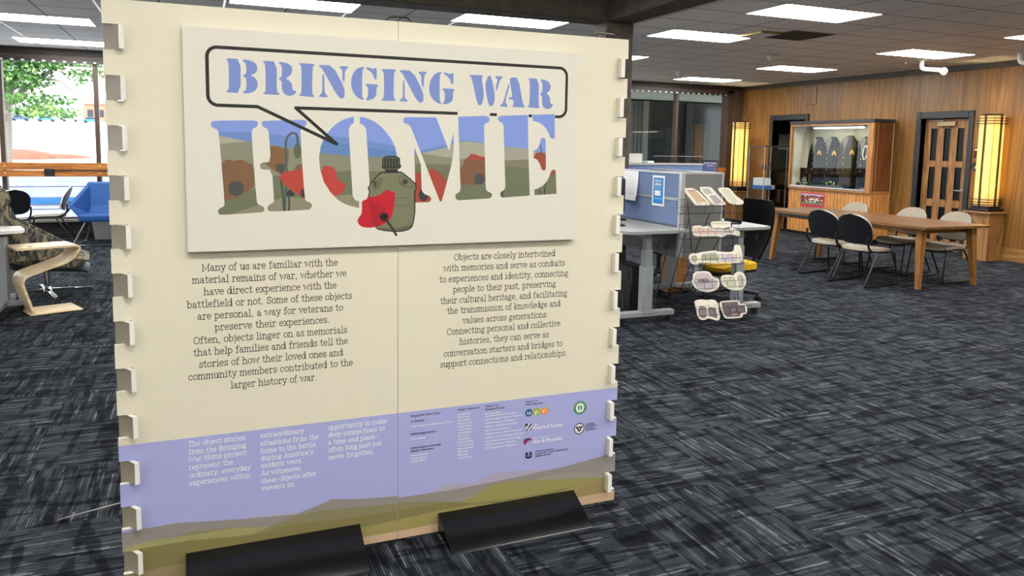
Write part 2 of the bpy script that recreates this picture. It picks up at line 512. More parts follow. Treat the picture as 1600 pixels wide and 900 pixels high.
for c in cols:
    for r in rows:
        mb = MB(); mb.box((dx + 0.015, c[0] - 0.004, r[0] - 0.004), (dx + 0.03, c[1] + 0.004, r[1] + 0.004)); mk('glass_pane', mb, M_darkglass, d1)
        mb = MB()
        e = 0.010
        for a in ((c[0], c[0] + e, r[0], r[1]), (c[1] - e, c[1], r[0], r[1]), (c[0], c[1], r[0], r[0] + e), (c[0], c[1], r[1] - e, r[1])):
            mb.box((dx - 0.006, a[0], a[2]), (dx + 0.004, a[1], a[3]))
        mk('glazing_bead', mb, M_oakz, d1)
mb = MB(); mb.cyl((dx, yw0 + 0.06, 0.99), (dx - 0.05, yw0 + 0.06, 0.99), 0.011); mb.bar((dx - 0.05, yw0 + 0.05, 0.99), (dx - 0.05, yw0 + 0.18, 0.99), 0.014, 0.02, bev=0.003)
mb.cyl((dx, yw0 + 0.06, 0.99), (dx - 0.008, yw0 + 0.06, 0.99), 0.026)
mk('door_handle', mb, M_steel, d1)
mb = MB(); mb.box((dx - 0.06, 8.60, 2.0), (dx - 0.002, 8.92, 2.075), bev=0.006); mb.bar((dx - 0.05, 8.80, 2.085), (dx - 0.02, 9.08, 2.10), 0.022, 0.010)
mk('door_closer', mb, plain('closer_bronze', '#a08a68', 0.35, 0.8), d1)
# dim store room behind the open doorway
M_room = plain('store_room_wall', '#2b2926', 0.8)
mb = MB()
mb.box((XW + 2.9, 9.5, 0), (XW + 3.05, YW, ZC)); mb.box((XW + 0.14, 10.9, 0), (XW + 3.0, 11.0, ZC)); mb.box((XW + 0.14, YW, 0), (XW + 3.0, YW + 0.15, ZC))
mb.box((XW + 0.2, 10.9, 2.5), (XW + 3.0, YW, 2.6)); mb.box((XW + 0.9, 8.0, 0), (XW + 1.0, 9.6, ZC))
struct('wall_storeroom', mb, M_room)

# ---------------------------------------------------------------- window wall
M_bronze = plain('bronze_window_frame', '#4a3a2f', 0.45)
M_white_al = plain('pale_aluminium', '#a9a9a6', 0.35, 0.6)
M_black = plain('black_sill_wall', '#14151a', 0.55)
mb = MB(); mb.box((XL, YW, 0), (XW + 0.14, YW + 0.25, 0.26), bev=0.004); mb.box((XL, YW - 0.10, 0.0), (XW, YW, 0.10))
struct('wall_back', mb, M_black)
mb = MB(); mb.box((XL, YW - 0.03, 0.26), (XW, YW + 0.25, 0.305), bev=0.004); struct('trim_6', mb, M_white_al)
mb = MB(); mb.box((XL, YW - 0.05, 2.84), (XW, YW + 0.3, ZC + 0.02)); struct('trim_7', mb, plain('header_dark', '#2b211c', 0.5))
mb = MB(); mb.box((XL, YW - 0.02, 2.775), (XW, YW + 0.12, 2.842), bev=0.004); struct('trim_8', mb, M_bronze)
M_pane = glass('window_glass', (0.97, 0.985, 0.98, 1), 0.7)
M_raw = wood('oak_rail', '#7a4518', '#c27d3a', 'x', 1.0, 0.4)
mulls = [-6.56, -5.28, -4.0, -2.72, -1.44, -0.08, 1.28, 2.64, 4.0, 5.34, 6.68, 8.02, 9.39, 10.70]
for k in range(len(mulls) - 1):
    a, b = mulls[k], mulls[k + 1]
    mb = MB()
    mb.box((a - 0.032, YW, 0.30), (a + 0.032, YW + 0.12, 2.78), bev=0.004)
    mb.box((a + 0.032, YW + 0.02, 0.30), (b - 0.032, YW + 0.10, 0.335)); mb.box((a + 0.032, YW + 0.02, 2.735), (b - 0.032, YW + 0.10, 2.775))
    w = struct('window_%d' % (k + 1), mb, M_bronze)
    mb = MB(); mb.box((a + 0.03, YW + 0.055, 0.33), (b - 0.03, YW + 0.063, 2.74)); mk('glass_pane', mb, M_pane, w)
mb = MB(); mb.box((10.67, YW - 0.02, 0.26), (XW, YW + 0.2, 2.85), bev=0.004); mb.box((10.80, YW - 0.06, 0.2), (XW, YW - 0.02, 2.85), bev=0.004); struct('trim_9', mb, M_bronze)
# timber rail across the panes, screwed to the mullions
rail = thing('window_rail', 'oak rail running across the window at table height', 'rail', (-2, YW - 0.06, 0.976))
mb = MB(); mb.box((XL + 0.05, YW - 0.065, 0.976), (10.66, YW - 0.003, 1.075), bev=0.004); mk('rail_board', mb, M_raw, rail)
mb = MB(); mb.box((XL + 0.05, YW - 0.065, 1.082), (10.66, YW - 0.003, 1.19), bev=0.004); mk('rail_board', mb, M_raw, rail)
for m in (mulls[3], mulls[4], mulls[12]):
    for z in (1.03, 1.14):
        mb = MB(); mb.sphere((m + 0.02, YW - 0.067, z), 0.013, 1, 0.5, 1); mk('screw_cap', mb, plain('pale_screw_cap', '#d8b98a', 0.4), rail)
mb = MB(); mb.box((-2.18, YW - 0.10, 0.985), (-2.04, YW - 0.066, 1.10), bev=0.008); mk('outlet_box', mb, plain('black_plastic', '#131316', 0.45), rail)
mb = MB(); mb.tube([(-2.05, YW - 0.073, 1.075), (-0.6, YW - 0.073, 1.078), (3.0, YW - 0.073, 1.078)], 0.008); mk('power_lead', mb, plain('black_plastic', '#131316', 0.45), rail)
# blind track with pale clips along the header
bt = thing('blind_track', 'dark blind track with pale clips along the window head', 'blind track', (1, YW - 0.04, 2.70))
mb = MB(); mb.box((XL + 0.1, YW - 0.05, 2.725), (10.66, YW - 0.022, 2.772)); mk('track', mb, M_blackframe, bt)
M_clip = plain('blind_clip', '#d8dad2', 0.5)
mb = MB(); x = XL + 0.2
while x < 10.6:
    mb.box((x, YW - 0.058, 2.728), (x + 0.042, YW - 0.051, 2.756)); x += 0.138
o = mk('clip', mb, M_clip, bt); o['kind'] = 'stuff'

# walls that close the room out of frame (they only bounce and let in light)
M_plaster = plain('cream_plaster', '#ddd8cc', 0.9)
mb = MB()
mb.box((XL - 0.2, YR, 0), (XL, YW, 0.9)); mb.box((XL - 0.2, YR, 2.5), (XL, YW, 3.5)); mb.box((XL - 0.2, YR, 0.9), (XL, -1.5, 2.5)); mb.box((XL - 0.2, 12.9, 0.9), (XL, YW, 2.5))
for k in range(6): mb.box((XL - 0.15, -1.5, 0.90 + k * 0.27), (XL - 0.03, 12.9, 1.07 + k * 0.27))
struct('wall_left', mb, M_plaster)
mb = MB(); mb.box((XL, YR - 0.2, 0), (XW + 3.2, YR, 3.5)); struct('wall_rear', mb, M_plaster)

# ---------------------------------------------------------------- ceiling lights
M_tube = emit('lit_diffuser', (1.0, 0.975, 0.93, 1), PANEL_POWER)
M_lframe = plain('light_frame_white', '#c9c7c2', 0.5)
def make_light():
    r = thing('ceiling_light', '', 'ceiling light')
    mb = MB()
    for a in ((-.606, -.302, -.598, .302), (.598, -.302, .606, .302), (-.598, -.302, .598, -.294), (-.598, .294, .598, .302)):
        mb.box((a[0], a[1], -0.003), (a[2], a[3], 0.02))
    mk('frame', mb, M_lframe, r, False)
    mb = MB(); mb.box((-.598, -.294, -0.002), (.598, .294, 0.015)); mk('diffuser', mb, M_tube, r, False)
    return r
L0 = make_light()
lights = [
    (5.755, 6.12, ZC, 'largest ceiling light, top right just past the concrete beam'),
    (5.725, 7.92, ZC, 'second ceiling light behind the largest one, beside the dark vent'),
    (5.72, 10.34, ZC, 'ceiling light cut off by the concrete column, only its right tip showing'),
    (9.40, 7.84, ZC, 'ceiling light nearest the ceiling camera, in front of the oak door'),
    (9.35, 10.27, ZC, 'middle ceiling light above the glass display case'),
    (9.33, 12.68, ZC, 'farthest ceiling light by the window corner'),
    (3.24, 7.99, ZC, 'ceiling light seen over the right half of the exhibit panel'),
    (0.94, 8.0, ZC, 'ceiling light seen over the left half of the exhibit panel, against the beam'),
    (-1.70, 10.47, ZC, 'upper of the two ceiling lights at the left edge'),
    (-1.70, 12.76, ZC, 'lower of the two ceiling lights at the left, closest to the window'),
    (9.42, 6.02, ZC, 'ceiling light at the right edge, only its left tip showing'),
]
# fixtures out of frame that light the room the photograph was taken in
for x in (-3.2, 0.3, 2.9):
    for y in (-2.2, 0.8, 4.6): lights.append((x, y, ZN, 'out of frame ceiling light over the exhibit bay'))
for x in (5.75, 9.4):
    for y in (-2.5, 0.3, 3.4): lights.append((x, y, ZC, 'out of frame ceiling light over the right aisle'))
for x in (-5.5,):
    for y in (8.2, 10.5, 12.8): lights.append((x, y, ZC, 'out of frame ceiling light over the window seats'))
for k, (x, y, z, lb) in enumerate(lights):
    g = 'lights out of frame' if lb.startswith('out of') else 'recessed ceiling lights'
    if k == 0: L0.location = (x, y, z - 0.001); L0['label'] = lb; L0['group'] = g
    else: dup(L0, (x, y, z - 0.001), 0, lb, g)
# ================================================================== THE EXHIBIT PANEL
YP = 2.834
PX0, PX1, SEAM, PH = -0.272, 1.682, 0.7005, 2.012
YS = YP - 0.028     # face of the raised title sign
def pp(px, py, y=YP):
    p = at_y(px, py, y); return (p.x, p.z)
def crop(ox, oy, s, pts, y=YP):
    return [pp(ox + a / s, oy + b / s, y) for a, b in pts]
def pip(x, y, poly):
    r = False; n = len(poly); j = n - 1
    for i in range(n):
        xi, yi = poly[i]; xj, yj = poly[j]
        if (yi > y) != (yj > y) and x < (xj - xi) * (y - yi) / (yj - yi) + xi: r = not r
        j = i
    return r
def smoothp(poly, it=2):
    """Chaikin rounding for printed shapes"""
    for _ in range(it):
        o = []
        for i in range(len(poly)):
            a = poly[i]; b = poly[(i + 1) % len(poly)]
            o += [(a[0] * .78 + b[0] * .22, a[1] * .78 + b[1] * .22), (a[0] * .22 + b[0] * .78, a[1] * .22 + b[1] * .78)]
        poly = o
    return poly
def disc(c, r, n=18, ry=None):
    ry = r if ry is None else ry
    return [(c[0] + r * math.cos(2 * pi * k / n), c[1] + ry * math.sin(2 * pi * k / n)) for k in range(n)]
def strokep(pts, w, closed=False, caps=True):
    """polyline -> list of quads and joint discs"""
    out = []; n = len(pts)
    for i in range(n if closed else n - 1):
        a = Vector(pts[i]); b = Vector(pts[(i + 1) % n]); d = b - a
        if d.length < 1e-9: continue
        d.normalize(); q = Vector((-d.y, d.x)) * (w / 2)
        out.append([tuple(a + q), tuple(a - q), tuple(b - q), tuple(b + q)])
    for i in range(n):
        if not closed and not caps and i in (0, n - 1): continue
        out.append(disc(pts[i], w / 2, 10))
    return out
def print_mesh(mb, y, outline, layers, clip=None):
    """one planar print: every region of the artwork is cut into the face (no overlays).
    layers: (material index, polygon, clipped?) painted in order; outline = outer loop"""
    vs = []; es = []
    def addloop(poly):
        s0 = len(vs)
        for p in poly: vs.append(Vector((p[0], p[1])))
        for i in range(len(poly)): es.append((s0 + i, s0 + (i + 1) % len(poly)))
    addloop(outline)
    for L in layers: addloop(L[1])
    if clip:
        for c in clip: addloop(c)
    r = geometry.delaunay_2d_cdt(vs, es, [], 0, 1e-6)
    bb = []
    for L in layers:
        xs = [p[0] for p in L[1]]; zs = [p[1] for p in L[1]]; bb.append((min(xs), max(xs), min(zs), max(zs)))
    cb = []
    for c in (clip or []):
        xs = [p[0] for p in c]; zs = [p[1] for p in c]; cb.append((min(xs), max(xs), min(zs), max(zs)))
    V = [mb.bm.verts.new((v.x, y, v.y)) for v in r[0]]
    for f in r[2]:
        cx = sum(r[0][i].x for i in f) / len(f); cz = sum(r[0][i].y for i in f) / len(f)
        if not pip(cx, cz, outline): continue
        inside = None; m = 0
        for k in range(len(layers) - 1, -1, -1):
            b = bb[k]
            if cx < b[0] or cx > b[1] or cz < b[2] or cz > b[3]: continue
            L = layers[k]
            if not pip(cx, cz, L[1]): continue
            if len(L) > 2 and L[2]:
                if inside is None:
                    inside = any(q[0] <= cx <= q[1] and q[2] <= cz <= q[3] and pip(cx, cz, c) for c, q in zip(clip, cb))
                if not inside: continue
            m = L[0]; break
        try:
            fc = mb.bm.faces.new([V[i] for i in f]); fc.material_index = m
            fc.normal_update()
            if fc.normal.y > 0: fc.normal_flip()
        except ValueError: pass
    for v in V:
        if not v.link_faces: mb.bm.verts.remove(v)

PAL = []
PALI = {}
def ink(h):
    if h not in PALI:
        PALI[h] = len(PAL); PAL.append(plain('print_ink_' + h.strip('#'), h, 0.55, var=0.015, spec=0.35))
    return PALI[h]
def lift(h, k):
    """the same printed hue, k times as bright"""
    return '#' + ''.join('%02x' % min(255, int(int(h[i:i + 2], 16) * k)) for i in (1, 3, 5))
CREAM = ink('#e6dfc8')
WHITE_EDGE = ink('#efece4')

ex = thing('exhibit_panel', 'tall cream exhibit panel with the headline about bringing war home, on two black feet', 'exhibit panel', (0.70, YP + 0.01, 0))
# finger notches
NZ = [(1.933 - k * 0.1633, 1.851 - k * 0.1633) for k in range(12)]
def outline_l():
    o = [(SEAM - 0.0012, 0.004), (SEAM - 0.0012, PH), (PX0, PH)]
    for a, b in NZ: o += [(PX0, a), (PX0 + 0.054, a), (PX0 + 0.054, b), (PX0, b)]
    return o + [(PX0, 0.004)]
def outline_r():
    o = [(SEAM + 0.0012, 0.004), (PX1, 0.004)]
    for a, b in NZ[::-1]: o += [(PX1, b), (PX1 - 0.050, b), (PX1 - 0.050, a), (PX1, a)]
    return o + [(PX1, PH), (SEAM + 0.0012, PH)]
def band(h, pts, y=YP): return (ink(h), [pp(a, b, y) for a, b in pts])
def under(h, line):
    """a printed hill: everything below a ridge line given in photo pixels"""
    q = [pp(a, b) for a, b in line]
    return (ink(lift(h, 1.14)), q + [(q[-1][0], -0.1), (q[0][0], -0.1)])
land = [
    (ink('#acafe0'), [(-0.5, -0.1), (2, -0.1), (2, 0.519), (-0.5, 0.519)]),
    under('#a09bb0', [(383, 812), (392, 806.5), (430, 803), (473, 800), (500, 806), (560, 812)]),
    under('#9c96a8', [(655, 778), (675.8, 769), (693, 757), (744.7, 753.6), (757, 746), (768.8, 740), (800, 736.5), (824, 734.7), (848, 733), (900, 741), (930, 760)]),
    under('#837d78', [(180, 834), (190, 832.6), (277, 817), (340, 813.5), (401.7, 809), (462, 803.6), (492, 792), (518.8, 779.8), (556.5, 780), (622.6, 775), (624, 777.5), (703, 766), (793, 748.5), (886, 728), (961.8, 707), (985, 701)]),
    under('#8b867b', [(690, 785), (735, 775), (800, 762), (860, 742), (905, 737), (944, 743), (975, 748), (990, 750)]),
    under('#7d7657', [(255, 845), (300, 831), (364, 824), (417, 823), (450, 812), (481, 801.7), (510, 796.5), (537.7, 794), (622.6, 786.6), (624, 784.7), (686, 783.6), (727.5, 783), (740, 776), (755, 765.7), (772, 757), (789.5, 753.6), (824, 751), (944.5, 745.7), (990, 743)]),
    under('#8f8a5e', [(195, 856), (213, 850.5), (235, 845), (300, 836), (364, 825), (424, 822.5), (410, 828), (396, 835), (365, 843)]),
    under('#898350', [(724, 783), (740, 776), (755, 765.7), (772, 757), (789.5, 753.6), (824, 751), (944.5, 746.5), (930, 755), (880, 766), (800, 783)]),
    under('#776e46', [(180, 868), (220, 857), (300, 844), (360, 839), (420, 832), (430, 824), (470, 818), (520, 812), (560, 808), (622.6, 798), (690, 786), (740, 786), (800, 779), (850, 771), (905, 757), (944.5, 748), (990, 742)]),
    under('#8d8350', [(480, 842), (540, 830), (622.6, 812), (690, 797), (735, 789), (790, 785), (850, 776), (905, 757), (944.5, 748.5), (990, 740)]),
    under('#8d7a55', [(790, 802), (848, 775.5), (872, 770), (900, 765), (944.5, 748.6), (961, 757), (990, 750)]),
    under('#8d7b5c', [(180, 905), (210, 896), (254, 886), (300, 878), (360, 868), (330, 890), (300, 920)]),
    under('#b59c80', [(540, 848), (567.8, 839.5), (622.6, 830), (682.7, 818), (740, 808), (850, 784), (910, 776), (961, 766), (990, 761)]),
]
M_edge = plain('board_white_edge', '#efece4', 0.6)
M_boardback = plain('board_back', '#d9d2bd', 0.7)
def board(outline):
    mb = MB(); print_mesh(mb, YP, outline, land)
    n = len(outline); D = 0.018
    f = [mb.bm.verts.new((p[0], YP, p[1])) for p in outline]; b = [mb.bm.verts.new((p[0], YP + D, p[1])) for p in outline]
    for i in range(n):
        fc = mb.bm.faces.new([f[i], f[(i + 1) % n], b[(i + 1) % n], b[i]]); fc.material_index = WHITE_EDGE
    tri = geometry.tessellate_polygon([[Vector((p[0], p[1], 0)) for p in outline]])
    for q in tri:
        fc = mb.bm.faces.new([b[i] for i in q]); fc.material_index = CREAM
    return mb
mk('board', board(outline_l()), PAL, ex, smooth=False, dist=3e-5)
mk('board', board(outline_r()), PAL, ex, smooth=False, dist=3e-5)
# side wings whose fingers pass through the notches
M_side = plain('side_print', '#a8997f', 0.55, var=0.1, nscale=6)
M_wingl = plain('wing_glossy_print', '#a39a86', 0.3, var=0.12, nscale=5)
def wing(xc):
    mb = MB(); th = 0.009
    mb.box((xc - th, YP + 0.0185, 0.004), (xc + th, YP + 0.115, PH - 0.01), 0)
    for a, b in NZ:
        mb.box((xc - th, YP - 0.030, b + 0.003), (xc + th, YP + 0.0185, a - 0.002), 0)
    for f in mb.bm.faces:
        f.normal_update()
        if abs(f.normal.x) < 0.5: f.material_index = 1
    return mb
mk('side_wing', wing(PX1 - 0.040), [PAL[CREAM], M_edge], ex, smooth=False)
def flared_wing():
    """narrow joining strip on the left, slanting back and outwards through the notches"""
    mb = MB(); a = Vector((PX0 + 0.0495, YP - 0.030, 0)); b = Vector((PX0 - 0.001, YP + 0.050, 0)); d = (b - a).normalized(); q = Vector((-d.y, d.x, 0)) * -0.0085
    def slab(p0, p1, z0, z1):
        mb.prism([p0 + Vector((0, 0, z0)), p0 + q * 2 + Vector((0, 0, z0)), p1 + q * 2 + Vector((0, 0, z0)), p1 + Vector((0, 0, z0))], (0, 0, z1 - z0))
    m0 = a + d * 0.052; m1 = b
    slab(m0, m1, 0.004, PH - 0.06)
    for z1, z0 in NZ: slab(a, m0, z0 + 0.003, z1 - 0.002)
    for f in mb.bm.faces:
        f.normal_update()
        if abs(f.normal.normalized().dot(q.normalized())) < 0.7: f.material_index = 1
    return mb
mk('side_wing', flared_wing(), [M_wingl, M_edge], ex, smooth=False)
# black wedge feet
M_foot = plain('gloss_black_foot', '#0b0c0f', 0.22, spec=0.35, var=0.02)
for x0, x1, zt in ((-0.071, 0.550, 0.095), (0.866, 1.476, 0.083)):
    mb = MB()
    mb.prism([(x0, YP - 0.002, 0.0), (x0, YP - 0.190, 0.0), (x0, YP - 0.186, 0.006), (x0, YP - 0.010, zt), (x0, YP - 0.002, zt)], (x1 - x0, 0, 0))
    mk('foot', mb, M_foot, ex)
# wire hoops on the top edge, flat steel brace at the back
M_wire = plain('dark_wire', '#35312d', 0.4, 0.6)
for x in (0.717, 1.60):
    mb = MB(); mb.tube([(x - 0.052, YP + 0.05, 1.99), (x - 0.048, YP + 0.05, 2.036), (x + 0.044, YP + 0.05, 2.036), (x + 0.052, YP + 0.05, 1.99)], 0.0035, 8, round_=0.02)
    mk('hoop', mb, M_wire, ex)
mb = MB(); mb.bar((-0.215, YP + 0.06, 0.30), (-0.55, 3.47, 0.006), 0.036, 0.003, bev=0.001)
mk('brace', mb, plain('steel_strap', '#b2aca4', 0.35, 0.9), ex)
mb = MB(); mb.bar((1.60, YP + 0.06, 0.25), (2.03, 3.40, 0.008), 0.036, 0.003, bev=0.001)
mk('brace', mb, plain('black_strap', '#141416', 0.5), ex)

# ---------------------------------------------------------------- raised title sign
sg = [pp(284, 38.5, YS), pp(911.5, 85, YS), pp(894.5, 377.5, YS), pp(293, 390, YS)]
sx0 = (sg[0][0] + sg[3][0]) / 2; sx1 = (sg[1][0] + sg[2][0]) / 2; sz1 = (sg[0][1] + sg[1][1]) / 2; sz0 = (sg[2][1] + sg[3][1]) / 2
SIGN = ink('#e2decf')
BLUE = '#7d90cb'
c5 = lambda p: crop(310, 60, 5.0, p, YS)
c6 = lambda p: crop(600, 70, 5.0, p, YS)
c7 = lambda p: crop(320, 170, 5.0, p, YS)
c8 = lambda p: crop(520, 160, 4.09, p, YS)
c9 = lambda p: crop(700, 200, 4.736, p, YS)
cp = lambda p: [pp(a, b, YS) for a, b in p]
head5 = [
    [(222,155),(330,162),(330,427),(225,422),(219,412),(240,395),(236,185),(219,170)],
    [(348,163),(372,166),(405,172),(440,188),(460,215),(460,250),(442,274),(405,290),(442,304),(464,342),(461,385),(440,413),(400,428),(352,430),(350,416),(375,400),(375,310),(350,298),(350,286),(375,272),(372,198),(348,178)],
    [(508,174),(612,181),(612,420),(630,425),(634,434),(628,442),(512,437),(505,427),(527,413),(522,197),(503,184)],
    [(630,183),(662,187),(700,196),(727,216),(735,245),(724,282),(700,302),(682,313),(712,330),(733,360),(736,400),(746,412),(757,404),(766,414),(752,438),(722,450),(688,445),(664,425),(652,395),(652,335),(632,322),(632,308),(652,298),(652,215),(630,197)],
    [(788,192),(905,200),(910,208),(892,221),(888,438),(908,448),(902,459),(790,450),(786,440),(805,430),(806,214),(786,202)],
    [(942,206),(1048,211),(1142,383),(1142,470),(1095,468),(966,234),(942,218)],
    [(968,265),(985,296),(985,418),(1000,441),(1012,455),(1004,461),(945,457),(940,449),(958,434),(968,413)],
    [(1103,216),(1166,218),(1171,228),(1146,250),(1142,353),(1125,322),(1125,248),(1103,229)],
    [(1295,222),(1295,234),(1281,245),(1278,455),(1292,470),(1292,483),(1250,468),(1213,432),(1195,384),(1192,330),(1206,275),(1236,238),(1265,225)],
    [(1310,224),(1338,228),(1364,241),(1385,228),(1393,234),(1393,315),(1385,323),(1376,318),(1365,285),(1342,256),(1312,240)],
    [(1305,354),(1400,360),(1405,370),(1392,386),(1390,445),(1370,470),(1340,482),(1310,485),(1310,470),(1325,455),(1325,380),(1303,364)],
    [(1432,239),(1540,242),(1545,252),(1528,263),(1525,463),(1543,479),(1538,489),(1433,487),(1430,476),(1450,463),(1450,263),(1431,251)],
]
head6 = [
    [(125,196),(222,203),(308,369),(308,452),(262,450),(146,226),(126,211)],
    [(148,260),(162,290),(162,408),(175,428),(187,438),(180,445),(125,442),(120,434),(138,421),(147,403)],
    [(271,209),(330,210),(336,219),(313,241),(310,340),(292,308),(292,239),(270,222)],
    [(448,211),(448,224),(435,235),(435,440),(447,452),(447,465),(408,450),(370,415),(354,368),(353,320),(365,272),(392,232),(422,215)],
    [(467,214),(494,220),(515,232),(536,218),(543,224),(543,300),(535,311),(526,306),(515,272),(495,245),(467,230)],
    [(458,340),(548,345),(551,355),(540,369),(538,430),(520,452),(490,462),(462,466),(462,450),(475,440),(475,364),(456,351)],
    [(670,234),(768,238),(772,247),(762,259),(783,385),(765,472),(730,472),(686,256),(668,246)],
    [(813,242),(838,242),(870,405),(852,480),(818,478),(787,320)],
    [(870,245),(925,247),(928,256),(906,275),(878,370),(872,330),(890,270),(869,257)],
    [(983,255),(1050,256),(1085,463),(1100,478),(1098,490),(1006,487),(1003,476),(1015,463),(1008,428),(973,426),(973,411),(1005,409),(985,300)],
    [(977,298),(980,330),(945,445),(965,472),(962,486),(910,483),(906,473),(930,455),(968,318)],
    [(1128,261),(1210,265),(1208,475),(1216,487),(1210,496),(1124,490),(1119,481),(1137,468),(1140,280),(1127,271)],
    [(1225,268),(1262,274),(1294,296),(1304,330),(1294,361),(1268,379),(1290,398),(1300,425),(1298,455),(1308,465),(1316,458),(1320,470),(1308,494),(1280,503),(1250,495),(1235,470),(1235,405),(1220,393),(1220,380),(1237,370),(1238,295),(1225,284)],
]
HOME = [
    smoothp(c7([(50,105),(62,93),(380,90),(410,97),(417,118),(405,142),(372,158),(364,190),(405,728),(418,748),(455,763),(467,778),(460,803),(440,809),(125,831),(104,815),(102,795),(118,778),(148,763),(156,738),(110,192),(98,162),(56,145),(45,125)]), 1),
    smoothp(c7([(442,112),(452,97),(470,94),(770,85),(792,95),(796,115),(785,138),(755,150),(745,182),(780,700),(795,722),(828,735),(839,762),(820,786),(800,790),(512,804),(492,792),(488,768),(505,748),(535,735),(541,710),(525,474),(435,475),(431,421),(517,415),(500,188),(488,155),(452,140)]), 1),
    cp([(553,182.5),(553,192.3),(549.5,194),(546.9,197.2),(544.9,204),(551,305.5),(553,310),(556,313),(561.1,315),(561.1,325),(546.9,321.8),(537,318),(528,312.4),(516,300),(506,284),(500,264),(498.4,246),(501,229),(508,212),(520,198),(528,191.5),(536,187),(545,184)]),
    c8([(172,92),(200,96),(230,105),(262,120),(290,140),(320,166),(345,195),(368,226),(385,255),(400,292),(408,330),(413,370),(412,420),(400,520),(350,620),(280,670),(205,678),(205,632),(230,620),(240,595),(214,180),(208,160),(195,146),(172,132)]),
    smoothp(c8([(452,105),(458,97),(475,94),(655,95),(662,97),(742,308),(744,308),(770,199),(772,199),(774,340),(697,632),(692,634),(686,633),(682,628),(500,160),(490,146),(475,138),(456,132),(449,120)]), 1),
    c8([(520,285),(563,395),(568,555),(575,574),(590,588),(618,598),(628,610),(628,624),(617,636),(605,638),(515,640),(515,600),(527,520)]),
    cp([(716,182.4),(757,181),(762.5,182),(765,185),(764.6,189),(762,191.5),(758,193.2),(756.4,197),(757,223),(759,294),(760,297.5),(764,300),(768,302),(769,305.5),(767,309),(763,310),(717,313),(713,311.5),(711.3,308),(712,304),(715.8,301.2),(719,298.6),(719.6,293),(717.3,230)]),
    cp([(777.4,186),(779,182.2),(783,181),(825,179.6),(825.4,230),(827.7,305.6),(785,308.7),(782.3,307),(781.1,303.5),(782.3,300),(787,297.2),(789.4,294),(789.5,289),(787.6,227.4),(786.8,197),(785,192.6),(780,189.6)]),
    c6([(1162,547),(1333,542),(1335,720),(1331,730),(1320,735),(1306,731),(1297,720),(1288,695),(1270,660),(1245,630),(1210,607),(1162,595)]),
    c9([(632,172),(660,155),(676,130),(684,92),(692,76),(706,71),(718,77),(722,90),(725,296),(720,309),(708,314),(696,310),(690,300),(680,265),(660,235),(632,220)]),
    c9([(640,455),(672,445),(705,424),(732,395),(750,357),(762,324),(773,310),(788,308),(797,318),(798,332),(803,487),(640,497)]),
]
art = []
for q in head5: art.append((ink(BLUE), smoothp(c5(q), 1)))
for q in head6: art.append((ink(BLUE), smoothp(c6(q), 1)))
# speech bubble line
wln = 0.0115
def arc2(c, r, a0, a1, n=7): return [(c[0] + r * math.cos(math.radians(a0 + (a1 - a0) * k / n)), c[1] + r * math.sin(math.radians(a0 + (a1 - a0) * k / n))) for k in range(n + 1)]
tl = c5([(67, 52)])[0]; bl = c5([(72, 505)])[0]; tr = c6([(1432, 195)])[0]; br_ = c6([(1418, 577)])[0]
bx0 = (tl[0] + bl[0]) / 2; bx1 = (tr[0] + br_[0]) / 2; bzt = (tl[1] + tr[1]) / 2; bzb = (bl[1] + br_[1]) / 2
tail = c5([(460, 520), (1080, 825), (760, 533)]); gap0 = c6([(574, 545)])[0][0]; gap1 = c6([(1335, 577)])[0][0]
rr = 0.032
b1 = [(gap1, bzb)] + arc2((bx1 - rr, bzb + rr), rr, -90, 0) + arc2((bx1 - rr, bzt - rr), rr, 0, 90) + arc2((bx0 + rr, bzt - rr), rr, 90, 180) + arc2((bx0 + rr, bzb + rr), rr, 180, 270) + [(tail[0][0], bzb), tail[1], (tail[2][0], bzb), (gap0, bzb)]
hl = []
def hp(h, pts, sm=0):
    hl.append((ink(lift(h, 1.06)), smoothp(pts, sm) if sm else pts, True))
hp('#7d92cf', cp([(300,160),(900,160),(900,350),(300,350)]))
hp('#6a86bd', cp([(330,206),(400,207),(460,214),(520,212.5),(550,216),(620,229),(655,236),(700,226),(712,221),(730,219),(760,223),(790,229),(830,234),(875,241),(875,350),(330,350)]))
hp('#5f80b3', cp([(495,219),(520,222),(548,226),(580,231),(622,238),(622,255),(495,255)]))
hp('#a3a28f', cp([(335,210.5),(386,221),(345,226),(335,227)]))
hp('#a19f8c', cp([(652,241),(700,230),(712,222.5),(730,220.5),(760,224.5),(790,231),(830,236),(880,243),(880,264),(640,254)]))
hp('#838570', cp([(330,227),(345,225),(386,221),(400,219.5),(420,226),(470,233),(500,239.5),(550,244),(620,246),(660,240),(700,246),(720,248),(760,252),(787,251),(830,249),(880,250),(880,350),(330,350)]))
hp('#6b7056', cp([(330,322),(355,312),(398,295),(430,275),(480,268),(520,269),(548,266),(600,268),(650,256),(700,257),(720,262),(760,268),(790,258),(830,264),(880,262),(880,350),(330,350)]))
hp('#87836d', cp([(352,337),(405,320),(430,312),(448,308),(478,310),(492,330),(492,350),(350,350)]))
hp('#87836d', cp([(508,312),(525,306),(545,304),(560,309),(565,330),(508,332)]))
hp('#7b5b40', c7([(120,428),(140,424),(158,402),(190,395),(240,410),(262,394),(300,400),(330,420),(380,435),(392,600),(350,640),(290,665),(270,690),(200,712),(140,720)]), 1)
hp('#4b4b4a', disc(c7([(245, 622)])[0], 0.026, 12))
hp('#7f5c3d', c7([(465,422),(515,415),(508,292),(560,292),(655,318),(655,400),(640,450),(600,515),(540,482)]))
hp('#4b4d47', c7([(550,430),(622,430),(626,500),(592,506),(560,482)]))
for q in strokep(c7([(625,812),(632,640),(640,500),(634,380),(632,260),(645,220),(668,195),(690,188),(712,196),(724,225),(728,280)]), 0.008): hp('#4d5b5c', q)
hp('#586048', disc(c7([(724, 330)])[0], 0.013, 16, 0.027))
